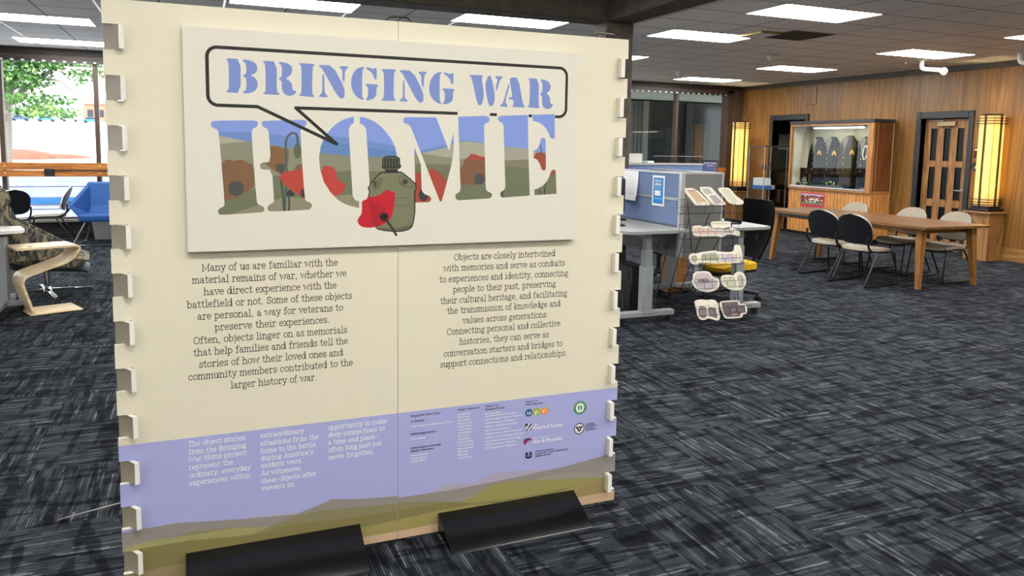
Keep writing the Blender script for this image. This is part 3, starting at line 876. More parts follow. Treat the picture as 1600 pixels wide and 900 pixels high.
hp('#7a5a3e', c7([(695,480),(715,445),(735,430),(760,442),(762,500)]))
hp('#ad4339', c7([(580,540),(600,505),(622,490),(740,480),(755,450),(782,450),(790,705),(765,692),(720,660),(640,610)]))
hp('#3b3436', c7([(640,648),(662,630),(706,662),(692,684),(640,682)]))
hp('#3b3436', c7([(752,632),(782,630),(790,700),(750,682)]))
for q in strokep(c7([(596,560),(612,690),(620,812)]), 0.007): hp('#444f38', q)
for q in strokep(c7([(658,684),(660,740),(656,806)]), 0.007): hp('#444f38', q)
hp('#b5423a', c7([(900,508),(918,460),(940,438),(962,452),(985,449),(1004,458),(1026,490),(1036,556),(1060,570),(1085,572),(1098,606),(1082,650),(1040,675),(1000,686),(950,640),(906,560)]), 1)
hp('#9f4438', c8([(515,448),(540,444),(562,448),(570,560),(600,590),(635,612),(605,645),(515,645)]))
hp('#3c3a3b', disc(c8([(580, 592)])[0], 0.019, 12, 0.024))
hp('#a3463a', c8([(608,445),(630,422),(652,430),(665,437),(680,452),(695,460),(705,480),(725,497),(730,520),(700,640),(680,640),(640,520)]))
hp('#7b563f', c9([(80,304),(112,268),(118,238),(148,216),(170,192),(200,195),(240,210),(285,215),(285,380),(240,420),(80,418)]))
hp('#a1463b', c9([(148,216),(170,192),(200,195),(240,210),(285,217),(285,250),(225,240),(160,234)]))
hp('#4b4b4e', disc(c9([(232, 378)])[0], 0.022, 12))
hp('#9b9888', c9([(418,136),(600,158),(600,232),(418,240)]))
hp('#7d7862', c9([(418,240),(600,232),(605,305),(520,290),(418,280)]))
hp('#914b35', c9([(625,225),(640,205),(648,186),(665,180),(700,182),(730,195),(730,320),(690,320)]))
for q in strokep(c9([(678,120),(688,145),(692,180)]), 0.005): hp('#4a5a86', q)
hp('#98493b', c9([(748,358),(762,320),(775,305),(805,318),(780,345)]))
for q in strokep(c9([(722,395),(714,498)]), 0.005): hp('#39422f', q)
for q in strokep(c9([(680,440),(684,498)]), 0.004): hp('#454e38', q)
for q in strokep(c9([(405,470),(402,512)]), 0.005): hp('#343b2c', q)
art2 = hl
top = []
for q in strokep(b1, wln, caps=False): top.append((ink('#2a2724'), q))
for a, b in ((827, 882), (1130, 1157)):
    p = c6([(a, 558), (b, 560)]); top.append((ink('#2a2724'), [(p[0][0], bzb - wln / 2), (p[1][0], bzb - wln / 2), (p[1][0], bzb + wln / 2), (p[0][0], bzb + wln / 2)]))
# water bottle and poppy in front of the word
def ct(h, pts, sm=0): top.append((ink(h), smoothp(pts, sm) if sm else pts))
bodyp = c8([(335,450),(415,450),(430,447),(450,458),(490,490),(516,515),(525,520),(529,545),(521,570),(521,700),(512,760),(503,792),(485,808),(450,818),(400,822),(330,815),(290,806),(272,790),(240,740),(232,600),(240,570),(231,550),(246,520),(290,470),(315,450)])
for q in strokep(bodyp, 0.0085, True): ct('#1f1f1a', q)
ct('#7b7d60', bodyp)
ct('#6a6c50', c8([(250,548),(262,515),(300,478),(322,478),(318,520),(300,548),(268,566)]))
ct('#6a6c50', c8([(415,490),(428,468),(445,466),(522,530),(512,552),(450,540),(425,520)]))
ct('#7b7d60', c8([(430,485),(445,478),(500,525),(505,540),(450,525)]))
ct('#45463f', disc(c8([(270, 520)])[0], 0.006, 12, 0.011)); ct('#45463f', disc(c8([(462, 508)])[0], 0.011, 12, 0.010))
ct('#64664b', c8([(290,806),(330,800),(400,806),(470,790),(500,775),(503,792),(485,808),(450,818),(400,821),(330,814)]))
for p in ([(442,574),(443,600)], [(400,612),(485,607)], [(395,662),(498,655)], [(520,560),(515,700)]):
    for q in strokep(c8(p), 0.0022): ct('#5a5c45', q)
ct('#2f302a', c8([(338,428),(412,428),(420,450),(332,452)]))
capp = c8([(320,372),(328,355),(350,347),(375,346),(408,349),(424,358),(427,400),(433,408),(425,418),(395,433),(345,431),(318,414),(322,400)])
for q in strokep(capp, 0.006, True): ct('#1f1f1a', q)
ct('#54564a', capp)
for p in ([(334,365),(333,400)], [(352,362),(352,404)], [(370,360),(371,405)], [(390,362),(391,404)], [(410,365),(411,400)], [(320,408),(375,416),(430,408)]):
    for q in strokep(c8(p), 0.005): ct('#26271f', q)
ct('#c4202f', c8([(157,755),(166,735),(178,722),(186,700),(186,660),(184,640),(196,624),(214,622),(220,606),(242,602),(258,604),(275,598),(300,592),(320,575),(335,563),(352,557),(372,572),(398,573),(396,640),(384,700),(378,725),(362,755),(330,776),(300,790),(270,795),(240,802),(190,798),(165,780)]), 1)
ct('#ad1d2a', c8([(225,618),(262,640),(300,665),(335,700),(300,722),(306,750),(322,762),(300,788),(268,795),(250,760),(240,690)]))
for q in strokep(c8([(242,606),(290,650),(335,690)]), 0.0022): ct('#7e141f', q)
ct('#1e1a1b', c8([(300,718),(320,707),(345,708),(357,730),(352,748),(335,762),(318,760),(302,742)]), 1)
for q in strokep(c8([(338,742),(352,765),(380,805),(408,852)]), 0.009, caps=False): ct('#33362a', q)
mb = MB()
sign_o = [(sx0, sz0), (sx1, sz0), (sx1, sz1), (sx0, sz1)]
print_mesh(mb, YS, sign_o, [(SIGN, sign_o)] + art + art2 + top, clip=HOME)
fr4 = [(x, YS, z) for x, z in sign_o]; bk4 = [(x, YP - 0.0005, z) for x, z in sign_o]
mb._add(fr4 + bk4, [(0, 1, 5, 4), (1, 2, 6, 5), (2, 3, 7, 6), (3, 0, 4, 7), (7, 6, 5, 4)], SIGN)
mk('title_sign', mb, PAL, ex, smooth=False, dist=2e-5)

# ---------------------------------------------------------------- typewriter lettering (own stroke alphabet with slab serifs)
def A(cx, cy, rx, ry, a0, a1, n=9):
    return [(cx + rx * math.cos(math.radians(a0 + (a1 - a0) * k / n)), cy + ry * math.sin(math.radians(a0 + (a1 - a0) * k / n))) for k in range(n + 1)]
def foot(x, w=.21): return [(x - w, 0.0), (x + w, 0.0)]
def headl(x, y, w=.22): return [(x - w, y), (x, y)]
def headb(x, y, w=.2): return [(x - w, y), (x + w, y)]
dot = lambda x, y: A(x, y, .035, .035, 0, 360, 6)
GL = {
 'a': (1.06, [A(.45, .66, .27, .34, 160, 20) + [(.72, .6), (.72, .16)] + A(.83, .13, .11, .13, 180, 280, 4) + [(.98, .03)], A(.42, .29, .29, .29, 60, 330), [(.55, .55), (.72, .57)], [(.66, .16), (.72, .28)]]),
 'b': (1.12, [[(.22, 0), (.22, 1.5)], headl(.22, 1.5), A(.58, .5, .38, .5, 150, -150, 14), [(.22, 0), (.3, .14)]]),
 'c': (.98, [A(.5, .5, .4, .5, 40, 318, 14), dot(.8, .78)]),
 'd': (1.16, [[(.84, 1.5), (.84, 0), (1.06, 0)], headl(.84, 1.5), A(.48, .5, .38, .5, 35, 325, 14)]),
 'e': (1.02, [[(.13, .54), (.88, .54)] + A(.5, .5, .39, .5, 5, 318, 16)]),
 'f': (.82, [[(.34, 0), (.34, 1.2)] + A(.56, 1.22, .22, .28, 180, 40, 6), foot(.34, .25), [(.1, 1), (.62, 1)], dot(.72, 1.38)]),
 'g': (1.08, [A(.46, .62, .31, .36, 0, 360, 14), A(.3, .15, .12, .14, 110, 270, 5) + [(.66, .02)] + A(.66, -.18, .26, .2, 90, -90, 7) + [(.36, -.38)] + A(.36, -.2, .26, .18, 270, 110, 6), A(.86, .85, .16, .14, 190, 60, 4)]),
 'h': (1.2, [[(.25, 0), (.25, 1.5)], headl(.25, 1.5), foot(.25), A(.59, .64, .33, .36, 165, 0, 8) + [(.92, 0)], foot(.92)]),
 'i': (.66, [headl(.34, 1), [(.34, 1), (.34, 0)], foot(.34, .27), dot(.32, 1.36)]),
 'j': (.6, [headl(.38, 1), [(.38, 1), (.38, -.2)] + A(.16, -.2, .22, .2, 0, -100, 5), dot(.36, 1.36)]),
 'k': (1.14, [[(.25, 0), (.25, 1.5)], headl(.25, 1.5), foot(.25, .18), [(.27, .4), (.82, 1)], headb(.82, 1, .17), [(.46, .62), (.92, 0)], foot(.94, .16)]),
 'l': (.66, [headl(.34, 1.5), [(.34, 1.5), (.34, 0)], foot(.34, .27)]),
 'm': (1.66, [headl(.22, 1), [(.22, 1), (.22, 0)], foot(.22, .17), A(.5, .68, .28, .32, 165, 0, 7) + [(.78, 0)], foot(.8, .15), A(1.08, .68, .28, .32, 165, 0, 7) + [(1.36, 0)], foot(1.4, .17)]),
 'n': (1.2, [headl(.25, 1), [(.25, 1), (.25, 0)], foot(.25), A(.59, .64, .33, .36, 165, 0, 8) + [(.92, 0)], foot(.92)]),
 'o': (1.04, [A(.52, .5, .42, .5, 0, 360, 18)]),
 'p': (1.14, [headl(.22, 1), [(.22, 1), (.22, -.45)], [(.02, -.45), (.46, -.45)], A(.59, .5, .38, .5, 150, -150, 14)]),
 'r': (.94, [headl(.3, 1), [(.3, 1), (.3, 0)], foot(.3, .27), A(.62, .62, .32, .38, 175, 55, 6), dot(.82, .86)]),
 's': (.92, [A(.46, .74, .3, .26, 35, 200, 7) + [(.3, .56), (.6, .46)] + A(.46, .27, .32, .27, 25, -160, 8), [(.74, .98), (.74, .76)], [(.15, .02), (.15, .28)]]),
 't': (.82, [[(.34, 1.36), (.34, .22)] + A(.54, .22, .2, .22, 180, 330, 6), [(.08, 1), (.66, 1)]]),
 'u': (1.2, [headl(.24, 1), [(.24, 1), (.24, .36)] + A(.56, .36, .32, .36, 180, 350, 8), [(.9, 1), (.9, 0), (1.1, 0)], headl(.9, 1)]),
 'v': (1.08, [[(.16, 1), (.54, 0), (.92, 1)], headb(.18, 1, .18), headb(.9, 1, .18)]),
 'w': (1.56, [[(.16, 1), (.46, 0), (.78, .92), (1.1, 0), (1.4, 1)], headb(.18, 1, .18), headb(1.38, 1, .18)]),
 'x': (1.12, [[(.18, 1), (.92, 0)], [(.92, 1), (.18, 0)], headb(.2, 1, .16), headb(.9, 1, .16), foot(.2, .16), foot(.9, .16)]),
 'y': (1.1, [[(.18, 1), (.55, .05)], [(.94, 1), (.5, -.2)] + A(.32, -.22, .18, .22, 0, -110, 5), headb(.2, 1, .17), headb(.92, 1, .17), dot(.2, -.36)]),
 'M': (1.7, [[(.25, 0), (.25, 1.4), (.82, .3), (1.4, 1.4), (1.4, 0)], foot(.25, .2), foot(1.42, .2), [(.04, 1.4), (.25, 1.4)], [(1.4, 1.4), (1.62, 1.4)]]),
 'S': (1.12, [A(.54, 1.04, .36, .36, 30, 215, 8) + [(.4, .78), (.7, .62)] + A(.54, .37, .4, .37, 30, -160, 9), [(.9, 1.36), (.9, 1.04)], [(.13, .03), (.13, .4)]]),
 'O': (1.4, [A(.7, .7, .58, .7, 0, 360, 22)]),
 'C': (1.3, [A(.68, .7, .56, .7, 42, 318, 18), [(1.12, 1.36), (1.12, 1.0)]]),
 'T': (1.3, [[(.12, 1.08), (.12, 1.4), (1.18, 1.4), (1.18, 1.08)], [(.65, 1.4), (.65, 0)], foot(.65, .26)]),
 'B': (1.26, [[(.26, 0), (.26, 1.4)], [(.04, 1.4), (.7, 1.4)] + A(.7, 1.06, .34, .34, 90, -90, 7) + [(.26, .72)], [(.7, .72)] + A(.72, .36, .4, .36, 90, -90, 8) + [(.04, 0)]]),
 'W': (1.86, [[(.22, 1.4), (.55, 0), (.93, 1.2), (1.31, 0), (1.66, 1.4)], headb(.22, 1.4, .2), headb(1.66, 1.4, .2)]),
 'H': (1.5, [[(.28, 0), (.28, 1.4)], [(1.2, 0), (1.2, 1.4)], [(.28, .72), (1.2, .72)], foot(.28), foot(1.2), headb(.28, 1.4), headb(1.2, 1.4)]),
 'A': (1.44, [[(.22, 0), (.7, 1.4), (1.2, 0)], [(.4, .48), (1.02, .48)], foot(.22, .2), foot(1.22, .2), [(.5, 1.4), (.72, 1.4)]]),
 '.': (.6, [dot(.25, .03)]),
 ',': (.6, [dot(.26, .03), [(.3, .02), (.2, -.26)]]),
 "'": (.5, [[(.27, 1.42), (.24, 1.1)]]),
 '-': (1.1, [[(.1, .5), (.98, .5)]]),
 ' ': (.62, []),
}
def typeset(mb, text, x0, x1, z, xh, y, wgt=0.15):
    tot = sum(GL[c][0] for c in text) - 0.2
    sx = (x1 - x0) / tot; x = x0 - 0.06 * sx; hw = wgt * xh / 2
    for c in text:
        wd, st = GL[c]
        for kk, pl in enumerate(st):
            yy = y - 0.00004 * kk
            pts = [Vector((x + a * sx, z + b * xh)) for a, b in pl]
            L = []; Rr = []
            n = len(pts); closed = n > 5 and (pts[0] - pts[-1]).length < 1e-5
            for i in range(n):
                if closed: d = pts[(i + 1) % (n - 1)] - pts[i - 1 if i not in (0, n - 1) else n - 2]
                else: d = pts[min(i + 1, n - 1)] - pts[max(i - 1, 0)]
                if d.length < 1e-9: d = Vector((1, 0))
                d.normalize(); q = Vector((-d.y, d.x))
                k = 1.0
                if 0 < i < n - 1:
                    e = (pts[i + 1] - pts[i]); 
                    if e.length > 1e-9: k = 1.0 / max(0.45, abs(e.normalized().dot(d)))
                e0 = hw * 0.9 if (not closed and i == 0) else 0; e1 = hw * 0.9 if (not closed and i == n - 1) else 0
                o = pts[i] - d * e0 + d * e1
                L.append(o + q * hw * k); Rr.append(o - q * hw * k)
            vs = [(p.x, yy, p.y) for p in L] + [(p.x, yy, p.y) for p in Rr]
            mb._add(vs, [(i, n + i, n + i + 1, i + 1) for i in range(n - 1)])
        x += wd * sx
def block(name, lines, ox, oy, s, xh, mat, parent, y=YP - 0.0004, wgt=0.15):
    mb = MB()
    for tx, a, b in lines:
        p = pp(ox + a[0] / s, oy + a[1] / s); q = pp(ox + b[0] / s, oy + b[1] / s)
        typeset(mb, tx, p[0], q[0], (p[1] + q[1]) / 2, xh, y, wgt)
    return mk(name, mb, mat, parent, smooth=False)
INK = plain('ink_dark_brown', '#3a342b', 0.7, var=0.0)
INKW = plain('ink_white', '#f4f3f2', 0.6, var=0.0)
INKN = plain('ink_navy', '#34385c', 0.6, var=0.0)
INKD = plain('ink_midnight', '#1b1f36', 0.6, var=0.0)
block('text_block', [
 ('Many of us are familiar with the', (135,163), (927,130)), ('material remains of war, whether we', (77,236), (978,194)),
 ('have direct experience with the', (145,304), (920,263)), ('battlefield or not. Some of these objects', (47,380), (1010,326)),
 ('are personal, a way for veterans to', (108,447), (958,395)), ('preserve their experiences.', (210,510), (880,466)),
 ('Often, objects linger on as memorials', (85,590), (982,525)), ('that help families and friends tell the', (85,660), (986,590)),
 ('stories of how their loved ones and', (118,728), (958,658)), ('community members contributed to the', (55,802), (1015,717)),
 ('larger history of war.', (302,850), (806,803))], 280, 380, 3.75, 0.0170, INK, ex)
block('text_block', [
 ('Objects are closely intertwined', (298,115), (972,85)), ('with memories and serve as conduits', (227,188), (1037,150)),
 ('to experiences and identity, connecting', (200,262), (1060,218)), ('people to their past, preserving', (292,328), (977,290)),
 ('their cultural heritage, and facilitating', (207,404), (1053,355)), ('the transmission of knowledge and', (252,472), (1008,422)),
 ('values across generations.', (355,535), (925,496)), ('Connecting personal and collective', (250,612), (1007,555)),
 ('histories, they can serve as', (336,678), (930,628)), ('conversation starters and bridges to', (230,758), (1020,690)),
 ('support connections and relationships.', (206,832), (1053,752))], 640, 380, 4.2857, 0.0170, INK, ex)
block('text_block', [
 ('The object stories', (355,362), (590,338)), ('from the Bringing', (357,394), (593,370)), ('War Home project', (357,425), (594,400)),
 ('represent the', (358,458), (540,440)), ('ordinary, everyday', (360,490), (612,462)), ('experiences within', (360,524), (611,493)),
 ('extraordinary', (653,327), (833,308)), ('situations from the', (655,360), (893,333)), ('home to the battle', (656,391), (881,365)),
 ("during America's", (657,422), (871,396)), ('modern wars.', (658,452), (828,430)), ('As witnesses,', (658,483), (824,463)),
 ('these objects offer', (658,515), (883,486)), ('viewers an', (658,546), (793,528)),
 ('opportunity to make', (934,295), (1176,266)), ('deep connections to', (935,325), (1167,297)), ('a time and place-', (935,356), (1140,330)),
 ('often long past but', (936,386), (1155,359)), ('never forgotten.', (937,417), (1123,394))], 160, 560, 2.648, 0.0118, INKW, ex, wgt=0.17)

# sans-serif lettering
def sans_mesh(text):
    cu = bpy.data.curves.new('t', 'FONT'); cu.body = text; cu.resolution_u = 2; cu.fill_mode = 'FRONT'
    ob = bpy.data.objects.new('t', cu); COL.objects.link(ob)
    dg = bpy.context.evaluated_depsgraph_get(); me = bpy.data.meshes.new_from_object(ob.evaluated_get(dg))
    vs = [v.co.copy() for v in me.vertices]; fs = [tuple(p.vertices) for p in me.polygons]
    bpy.data.objects.remove(ob); bpy.data.curves.remove(cu); bpy.data.meshes.remove(me)
    return vs, fs
def sans(mb, text, x0, x1, z, h, y, mi=0, bold=0.0, F=None):
    """h: cap height; F maps (x,z)->3D, default the panel plane"""
    vs, fs = sans_mesh(text)
    if not vs: return
    a = min(v.x for v in vs); b = max(v.x for v in vs); sx = (x1 - x0) / (b - a); sz = h / 0.72
    for dx in ((0.0,) if not bold else (-bold, bold)):
        co = [((v.x - a) * sx + x0 + dx, v.y * sz + z) for v in vs]
        mb._add([F(c[0], c[1]) if F else (c[0], y + (0.00005 if dx > 0 else 0), c[1]) for c in co], fs, mi)
def sblock(name, lines, ox, oy, s, cap, mat, bold=0.0, each=False):
    mb = MB()
    for tx, a, b in lines:
        p = pp(ox + a[0] / s, oy + a[1] / s); q = pp(ox + b[0] / s, oy + b[1] / s)
        sans(mb, tx, p[0], q[0], (p[1] + q[1]) / 2, cap, YP - 0.0008, bold=bold)
        if each: mk(name, mb, mat, ex, smooth=False); mb = MB()
    if not each: return mk(name, mb, mat, ex, smooth=False)
sblock('credit_heading', [('Bringing War Home Project', (92,237), (435,197)), ('Co-Directors', (90,302), (245,281)), ('Exhibit Design Director', (90,452), (378,412)),
 ('Exhibit Research and Design', (88,613), (443,566)), ('Student Collaborators', (88,648), (358,612)), ('Student Collaborators', (640,166), (897,132)),
 ('Thanks to our', (963,124), (1118,104)), ('Roadshow Partners', (963,160), (1190,132))], 630, 620, 7.5, 0.0088, INKN, 0.0003, True)
names = ['Annika Shaw', 'Mike Young', 'Sara Melland', 'Morgan Carter', 'Hannah Maurer', 'Conor Murphy', 'Hannah Meisner', 'Rory Olson', 'Gail Mendez', 'Rebecca Ashby', 'Trevor Goodsell', 'Jayne Anderson', 'Katie White', 'Mike Kelly', 'Andra Barber']
ends = [795, 775, 795, 812, 805, 803, 816, 768, 788, 817, 820, 822, 770, 755, 797]
lines = [('Susan Grayzel and Molly Boeka Cannon', (90,361), (582,296)), ('Gail Griswold', (90,506), (255,482)), ('Farheen Robestra', (90,697), (292,670)), ('Morgan Nessen', (90,735), (283,709)), ('Aubery Olsen', (90,768), (255,746))]
for k, (nm, e) in enumerate(zip(names, ends)):
    y = 217 + 36.5 * k; lines.append((nm, (640, y), (e, y - 0.13 * (e - 640))))
partners = [('Dan Gutterding', 210, 1140), ('Veterans Resource Center', 238, 1330), ('Fort Douglas Military Museum', 277, 1392), ('Hill Aerospace Museum', 320, 1312), ('Historic Wendover Airfield', 362, 1332), ('Hyrum City Museum', 405, 1250), ('Legacy House, Moab Museum', 447, 1385), ('Uintah County Heritage Museum', 490, 1410), ('USU Museum of Anthropology', 533, 1380), ('USU Prehistoric Museum', 573, 1320), ('USU Statewide Campuses', 613, 1330)]
for nm, y, e in partners: lines.append((nm, (960, y), (e, y - 0.13 * (e - 960))))
sblock('credit_text', lines, 630, 620, 7.5, 0.0078, INKW, 0.00025)
sblock('credit_heading', [('Thanks to our', (232,147), (382,126)), ('Project Supporters', (232,180), (438,151)), ('College of Arts & Sciences', (348,722), (560,691)), ('Mountain West Center for Regional Studies', (348,750), (732,694)), ('UtahState University', (348,779), (528,751)),
 ('NATIONAL', (938,406), (1040,391)), ('ENDOWMENT', (938,430), (1066,411)), ('FOR THE', (938,453), (1022,440)), ('HUMANITIES', (938,476), (1060,457))], 790, 610, 7.5, 0.0075, INKD, 0.0002, True)
sblock('logo_text', [('UTAH', (325,414), (378,405)), ('Utah Division of', (320,573), (505,546))], 790, 610, 7.5, 0.0085, INKW, 0.0, True)
sblock('logo_text', [('Historical Society', (322,461), (665,414)), ('Arts & Museums', (320,622), (660,577))], 790, 610, 7.5, 0.0165, INKW, 0.0004, True)
# emblems
def emblem(name, layers):
    """flat printed mark: every layer a polygon list in panel coordinates"""
    allp = [p for _, q in layers for p in q]
    x0 = min(p[0] for p in allp) - .001; x1 = max(p[0] for p in allp) + .001; z0 = min(p[1] for p in allp) - .001; z1 = max(p[1] for p in allp) + .001
    out = layers[0][1]
    mb = MB(); print_mesh(mb, YP - 0.0008, out, layers); return mk(name, mb, PAL, ex, smooth=False)
e = lambda p: crop(790, 610, 7.5, p)
def ec(x, y, r): 
    c = e([(x, y)])[0]; q = e([(x + r, y)])[0]; return c, abs(q[0] - c[0])
for (x, y, h, ch, hx) in ((272, 262, '#35588f', 'u', 0), (362, 250, '#9dbd24', 'p', 0), (452, 240, '#f09c45', 'r', 0)):
    c, r = ec(x, y, 42)
    ld_ = emblem('logo_disc', [(ink(h), disc(c, r, 28))])
    mb = MB(); wch = {'u': .44, 'p': .46, 'r': .34}[ch] * r; sans(mb, ch, c[0] - wch, c[0] + wch, c[1] - r * 0.42, r * 1.12, YP - 0.0014, bold=0.0006); mk('logo_letter', mb, INKW, ld_, smooth=False)
q = e([(230, 392), (302, 380), (302, 462), (230, 472)])
def bil(u, v): return (q[0][0] * (1 - u) * (1 - v) + q[1][0] * u * (1 - v) + q[2][0] * u * v + q[3][0] * (1 - u) * v, q[0][1] * (1 - u) * (1 - v) + q[1][1] * u * (1 - v) + q[2][1] * u * v + q[3][1] * (1 - u) * v)
emblem('logo_mark', [(ink('#171a2c'), q), (ink('#e9e4ee'), [bil(0, .62), bil(.62, 0), bil(.95, 0), bil(.36, .62), bil(0, .95)]), (ink('#e9e4ee'), [bil(.36, 1), bil(1, .3), bil(1, .66), bil(.7, 1)]), (ink('#d9b7c4'), [bil(0, .78), bil(.3, .55), bil(.62, .55), bil(.2, .95)]), (ink('#acafe0'), [bil(.42, .0), bil(.58, .0), bil(.5, .14)])])
emblem('logo_mark', [(ink('#8c2862'), e([(205,600),(222,572),(260,558),(300,562),(306,580),(285,585),(262,592),(262,606),(240,610),(232,640),(215,632),(212,612)])), (ink('#5d1d4c'), e([(222,572),(260,558),(300,562),(270,575),(235,585)])), (ink('#b0467f'), e([(240,594),(285,585),(262,592),(262,606),(240,610)]))])
emblem('logo_mark', [(ink('#15182b'), e([(232,728),(258,724),(258,752),(265,758),(275,757),(280,750),(278,722),(304,718),(303,745),(309,758),(302,784),(280,795),(250,798),(232,788),(225,768),(234,755)])), (ink('#acafe0'), e([(236,762),(262,768),(298,756),(298,764),(264,776),(238,770)]))])
c, r = ec(872, 203, 73)
emblem('seal', [(ink('#2f8a4b'), disc(c, r, 36)), (ink('#f2f3ee'), disc(c, r * .68, 32)), (ink('#3d9b58'), [(c[0] - r * .34, c[1] - r * .3), (c[0] + r * .34, c[1] - r * .3), (c[0] + r * .34, c[1] + r * .3), (c[0] - r * .34, c[1] + r * .3)]), (ink('#f2f3ee'), [(c[0] - r * .2, c[1] - r * .1), (c[0] + r * .2, c[1] - r * .1), (c[0] + r * .2, c[1] - r * .02), (c[0] - r * .2, c[1] - r * .02)]), (ink('#f2f3ee'), [(c[0] - r * .03, c[1] - r * .3), (c[0] + r * .03, c[1] - r * .3), (c[0] + r * .03, c[1] + r * .3), (c[0] - r * .03, c[1] + r * .3)])]
       + [(ink('#dfeadf'), disc((c[0] + r * .84 * math.cos(math.radians(a)), c[1] + r * .84 * math.sin(math.radians(a))), r * .05, 6)) for a in range(20, 161, 14)] + [(ink('#dfeadf'), disc((c[0] + r * .84 * math.cos(math.radians(a)), c[1] + r * .84 * math.sin(math.radians(a))), r * .05, 6)) for a in range(220, 321, 14)])
c, r = ec(862, 447, 60)
k = lambda pts: [(c[0] + a * r, c[1] + b * r) for a, b in pts]
emblem('seal', [(ink('#1d2644'), disc(c, r, 36)), (ink('#f1f1f0'), disc(c, r * .84, 32)), (ink('#1a1d2b'), k([(-.62,.42),(-.5,.5),(-.4,.42),(-.28,.3),(-.12,.2),(-.12,.42),(0,.52),(.12,.42),(.12,.2),(.28,.3),(.4,.42),(.5,.5),(.62,.42),(.6,.1),(.4,-.1),(.22,-.18),(.5,-.4),(.3,-.45),(.12,-.35),(.14,-.62),(0,-.55),(-.14,-.62),(-.12,-.35),(-.3,-.45),(-.5,-.4),(-.22,-.18),(-.4,-.1),(-.6,.1)])), (ink('#e6e2da'), k([(-.13,.12),(.13,.12),(.13,-.1),(0,-.24),(-.13,-.1)]))])
# ================================================================== FURNITURE, RIGHT SIDE
M_tabletop = wood('table_oak', '#52351a', '#7d5831', 'y', 0.9, 0.32)
M_tableleg = wood('table_leg_oak', '#6b4320', '#9d7038', 'z', 1.0, 0.38)
M_blkmetal = plain('black_tube_metal', '#17181b', 0.35, 0.3)
M_blkplastic = plain('black_shell_plastic', '#15171b', 0.42)
M_beige = plain('beige_vinyl', '#a59c8c', 0.6, var=0.05)
M_grey_metal = plain('grey_painted_metal', '#8c9094', 0.45)
M_greylam = plain('grey_laminate', '#8d8f8f', 0.5)
M_chrome = plain('chrome', '#d2d3d5', 0.12, 1.0, var=0.0)
M_blk = plain('black_plastic', '#131316', 0.45)

# long oak table
tb = thing('library_table', 'long oak library table with tapered legs, chairs on both sides', 'table', (8.14, 7.5, 0))
mb = MB(); mb.prism([(7.60, 6.17, .700), (8.68, 6.17, .700), (8.70, 7.5, .700), (8.66, 8.86, .700), (7.62, 8.86, .700), (7.58, 7.5, .700)], (0, 0, 0.030)); mk('tabletop', mb, M_tabletop, tb)
for x, y in ((7.70, 6.30), (8.57, 6.30), (7.72, 8.72), (8.57, 8.72)):
    mb = MB(); sx = 0.012 if x < 8 else -0.012; sy = 0.012 if y < 7 else -0.012
    w0, w1 = 0.025, 0.042
    b = [Vector((x - sx * 2 + a * w0, y - sy * 2 + c * w0, 0)) for a, c in ((-1, -1), (1, -1), (1, 1), (-1, 1))]
    tq = [Vector((x + sx * 2 + a * w1, y + sy * 2 + c * w1, .70)) for a, c in ((-1, -1), (1, -1), (1, 1), (-1, 1))]
    mb._add(b + tq, [(0, 1, 2, 3), (4, 5, 6, 7)] + [(i, (i + 1) % 4, 4 + (i + 1) % 4, 4 + i) for i in range(4)]); mk('leg', mb, M_tableleg, tb)
mb = MB(); mb.box((7.74, 6.34, .63), (7.775, 8.68, .699)); mb.box((8.50, 6.34, .63), (8.535, 8.68, .699)); mb.box((7.775, 6.4, .63), (8.50, 6.43, .699)); mb.box((7.775, 8.6, .63), (8.50, 8.63, .699)); mk('apron', mb, M_tableleg, tb)
mb = MB(); mb.box((7.60, 7.95, .672), (7.73, 8.55, .6995), bev=.004); mk('under_shelf', mb, M_blk, tb)

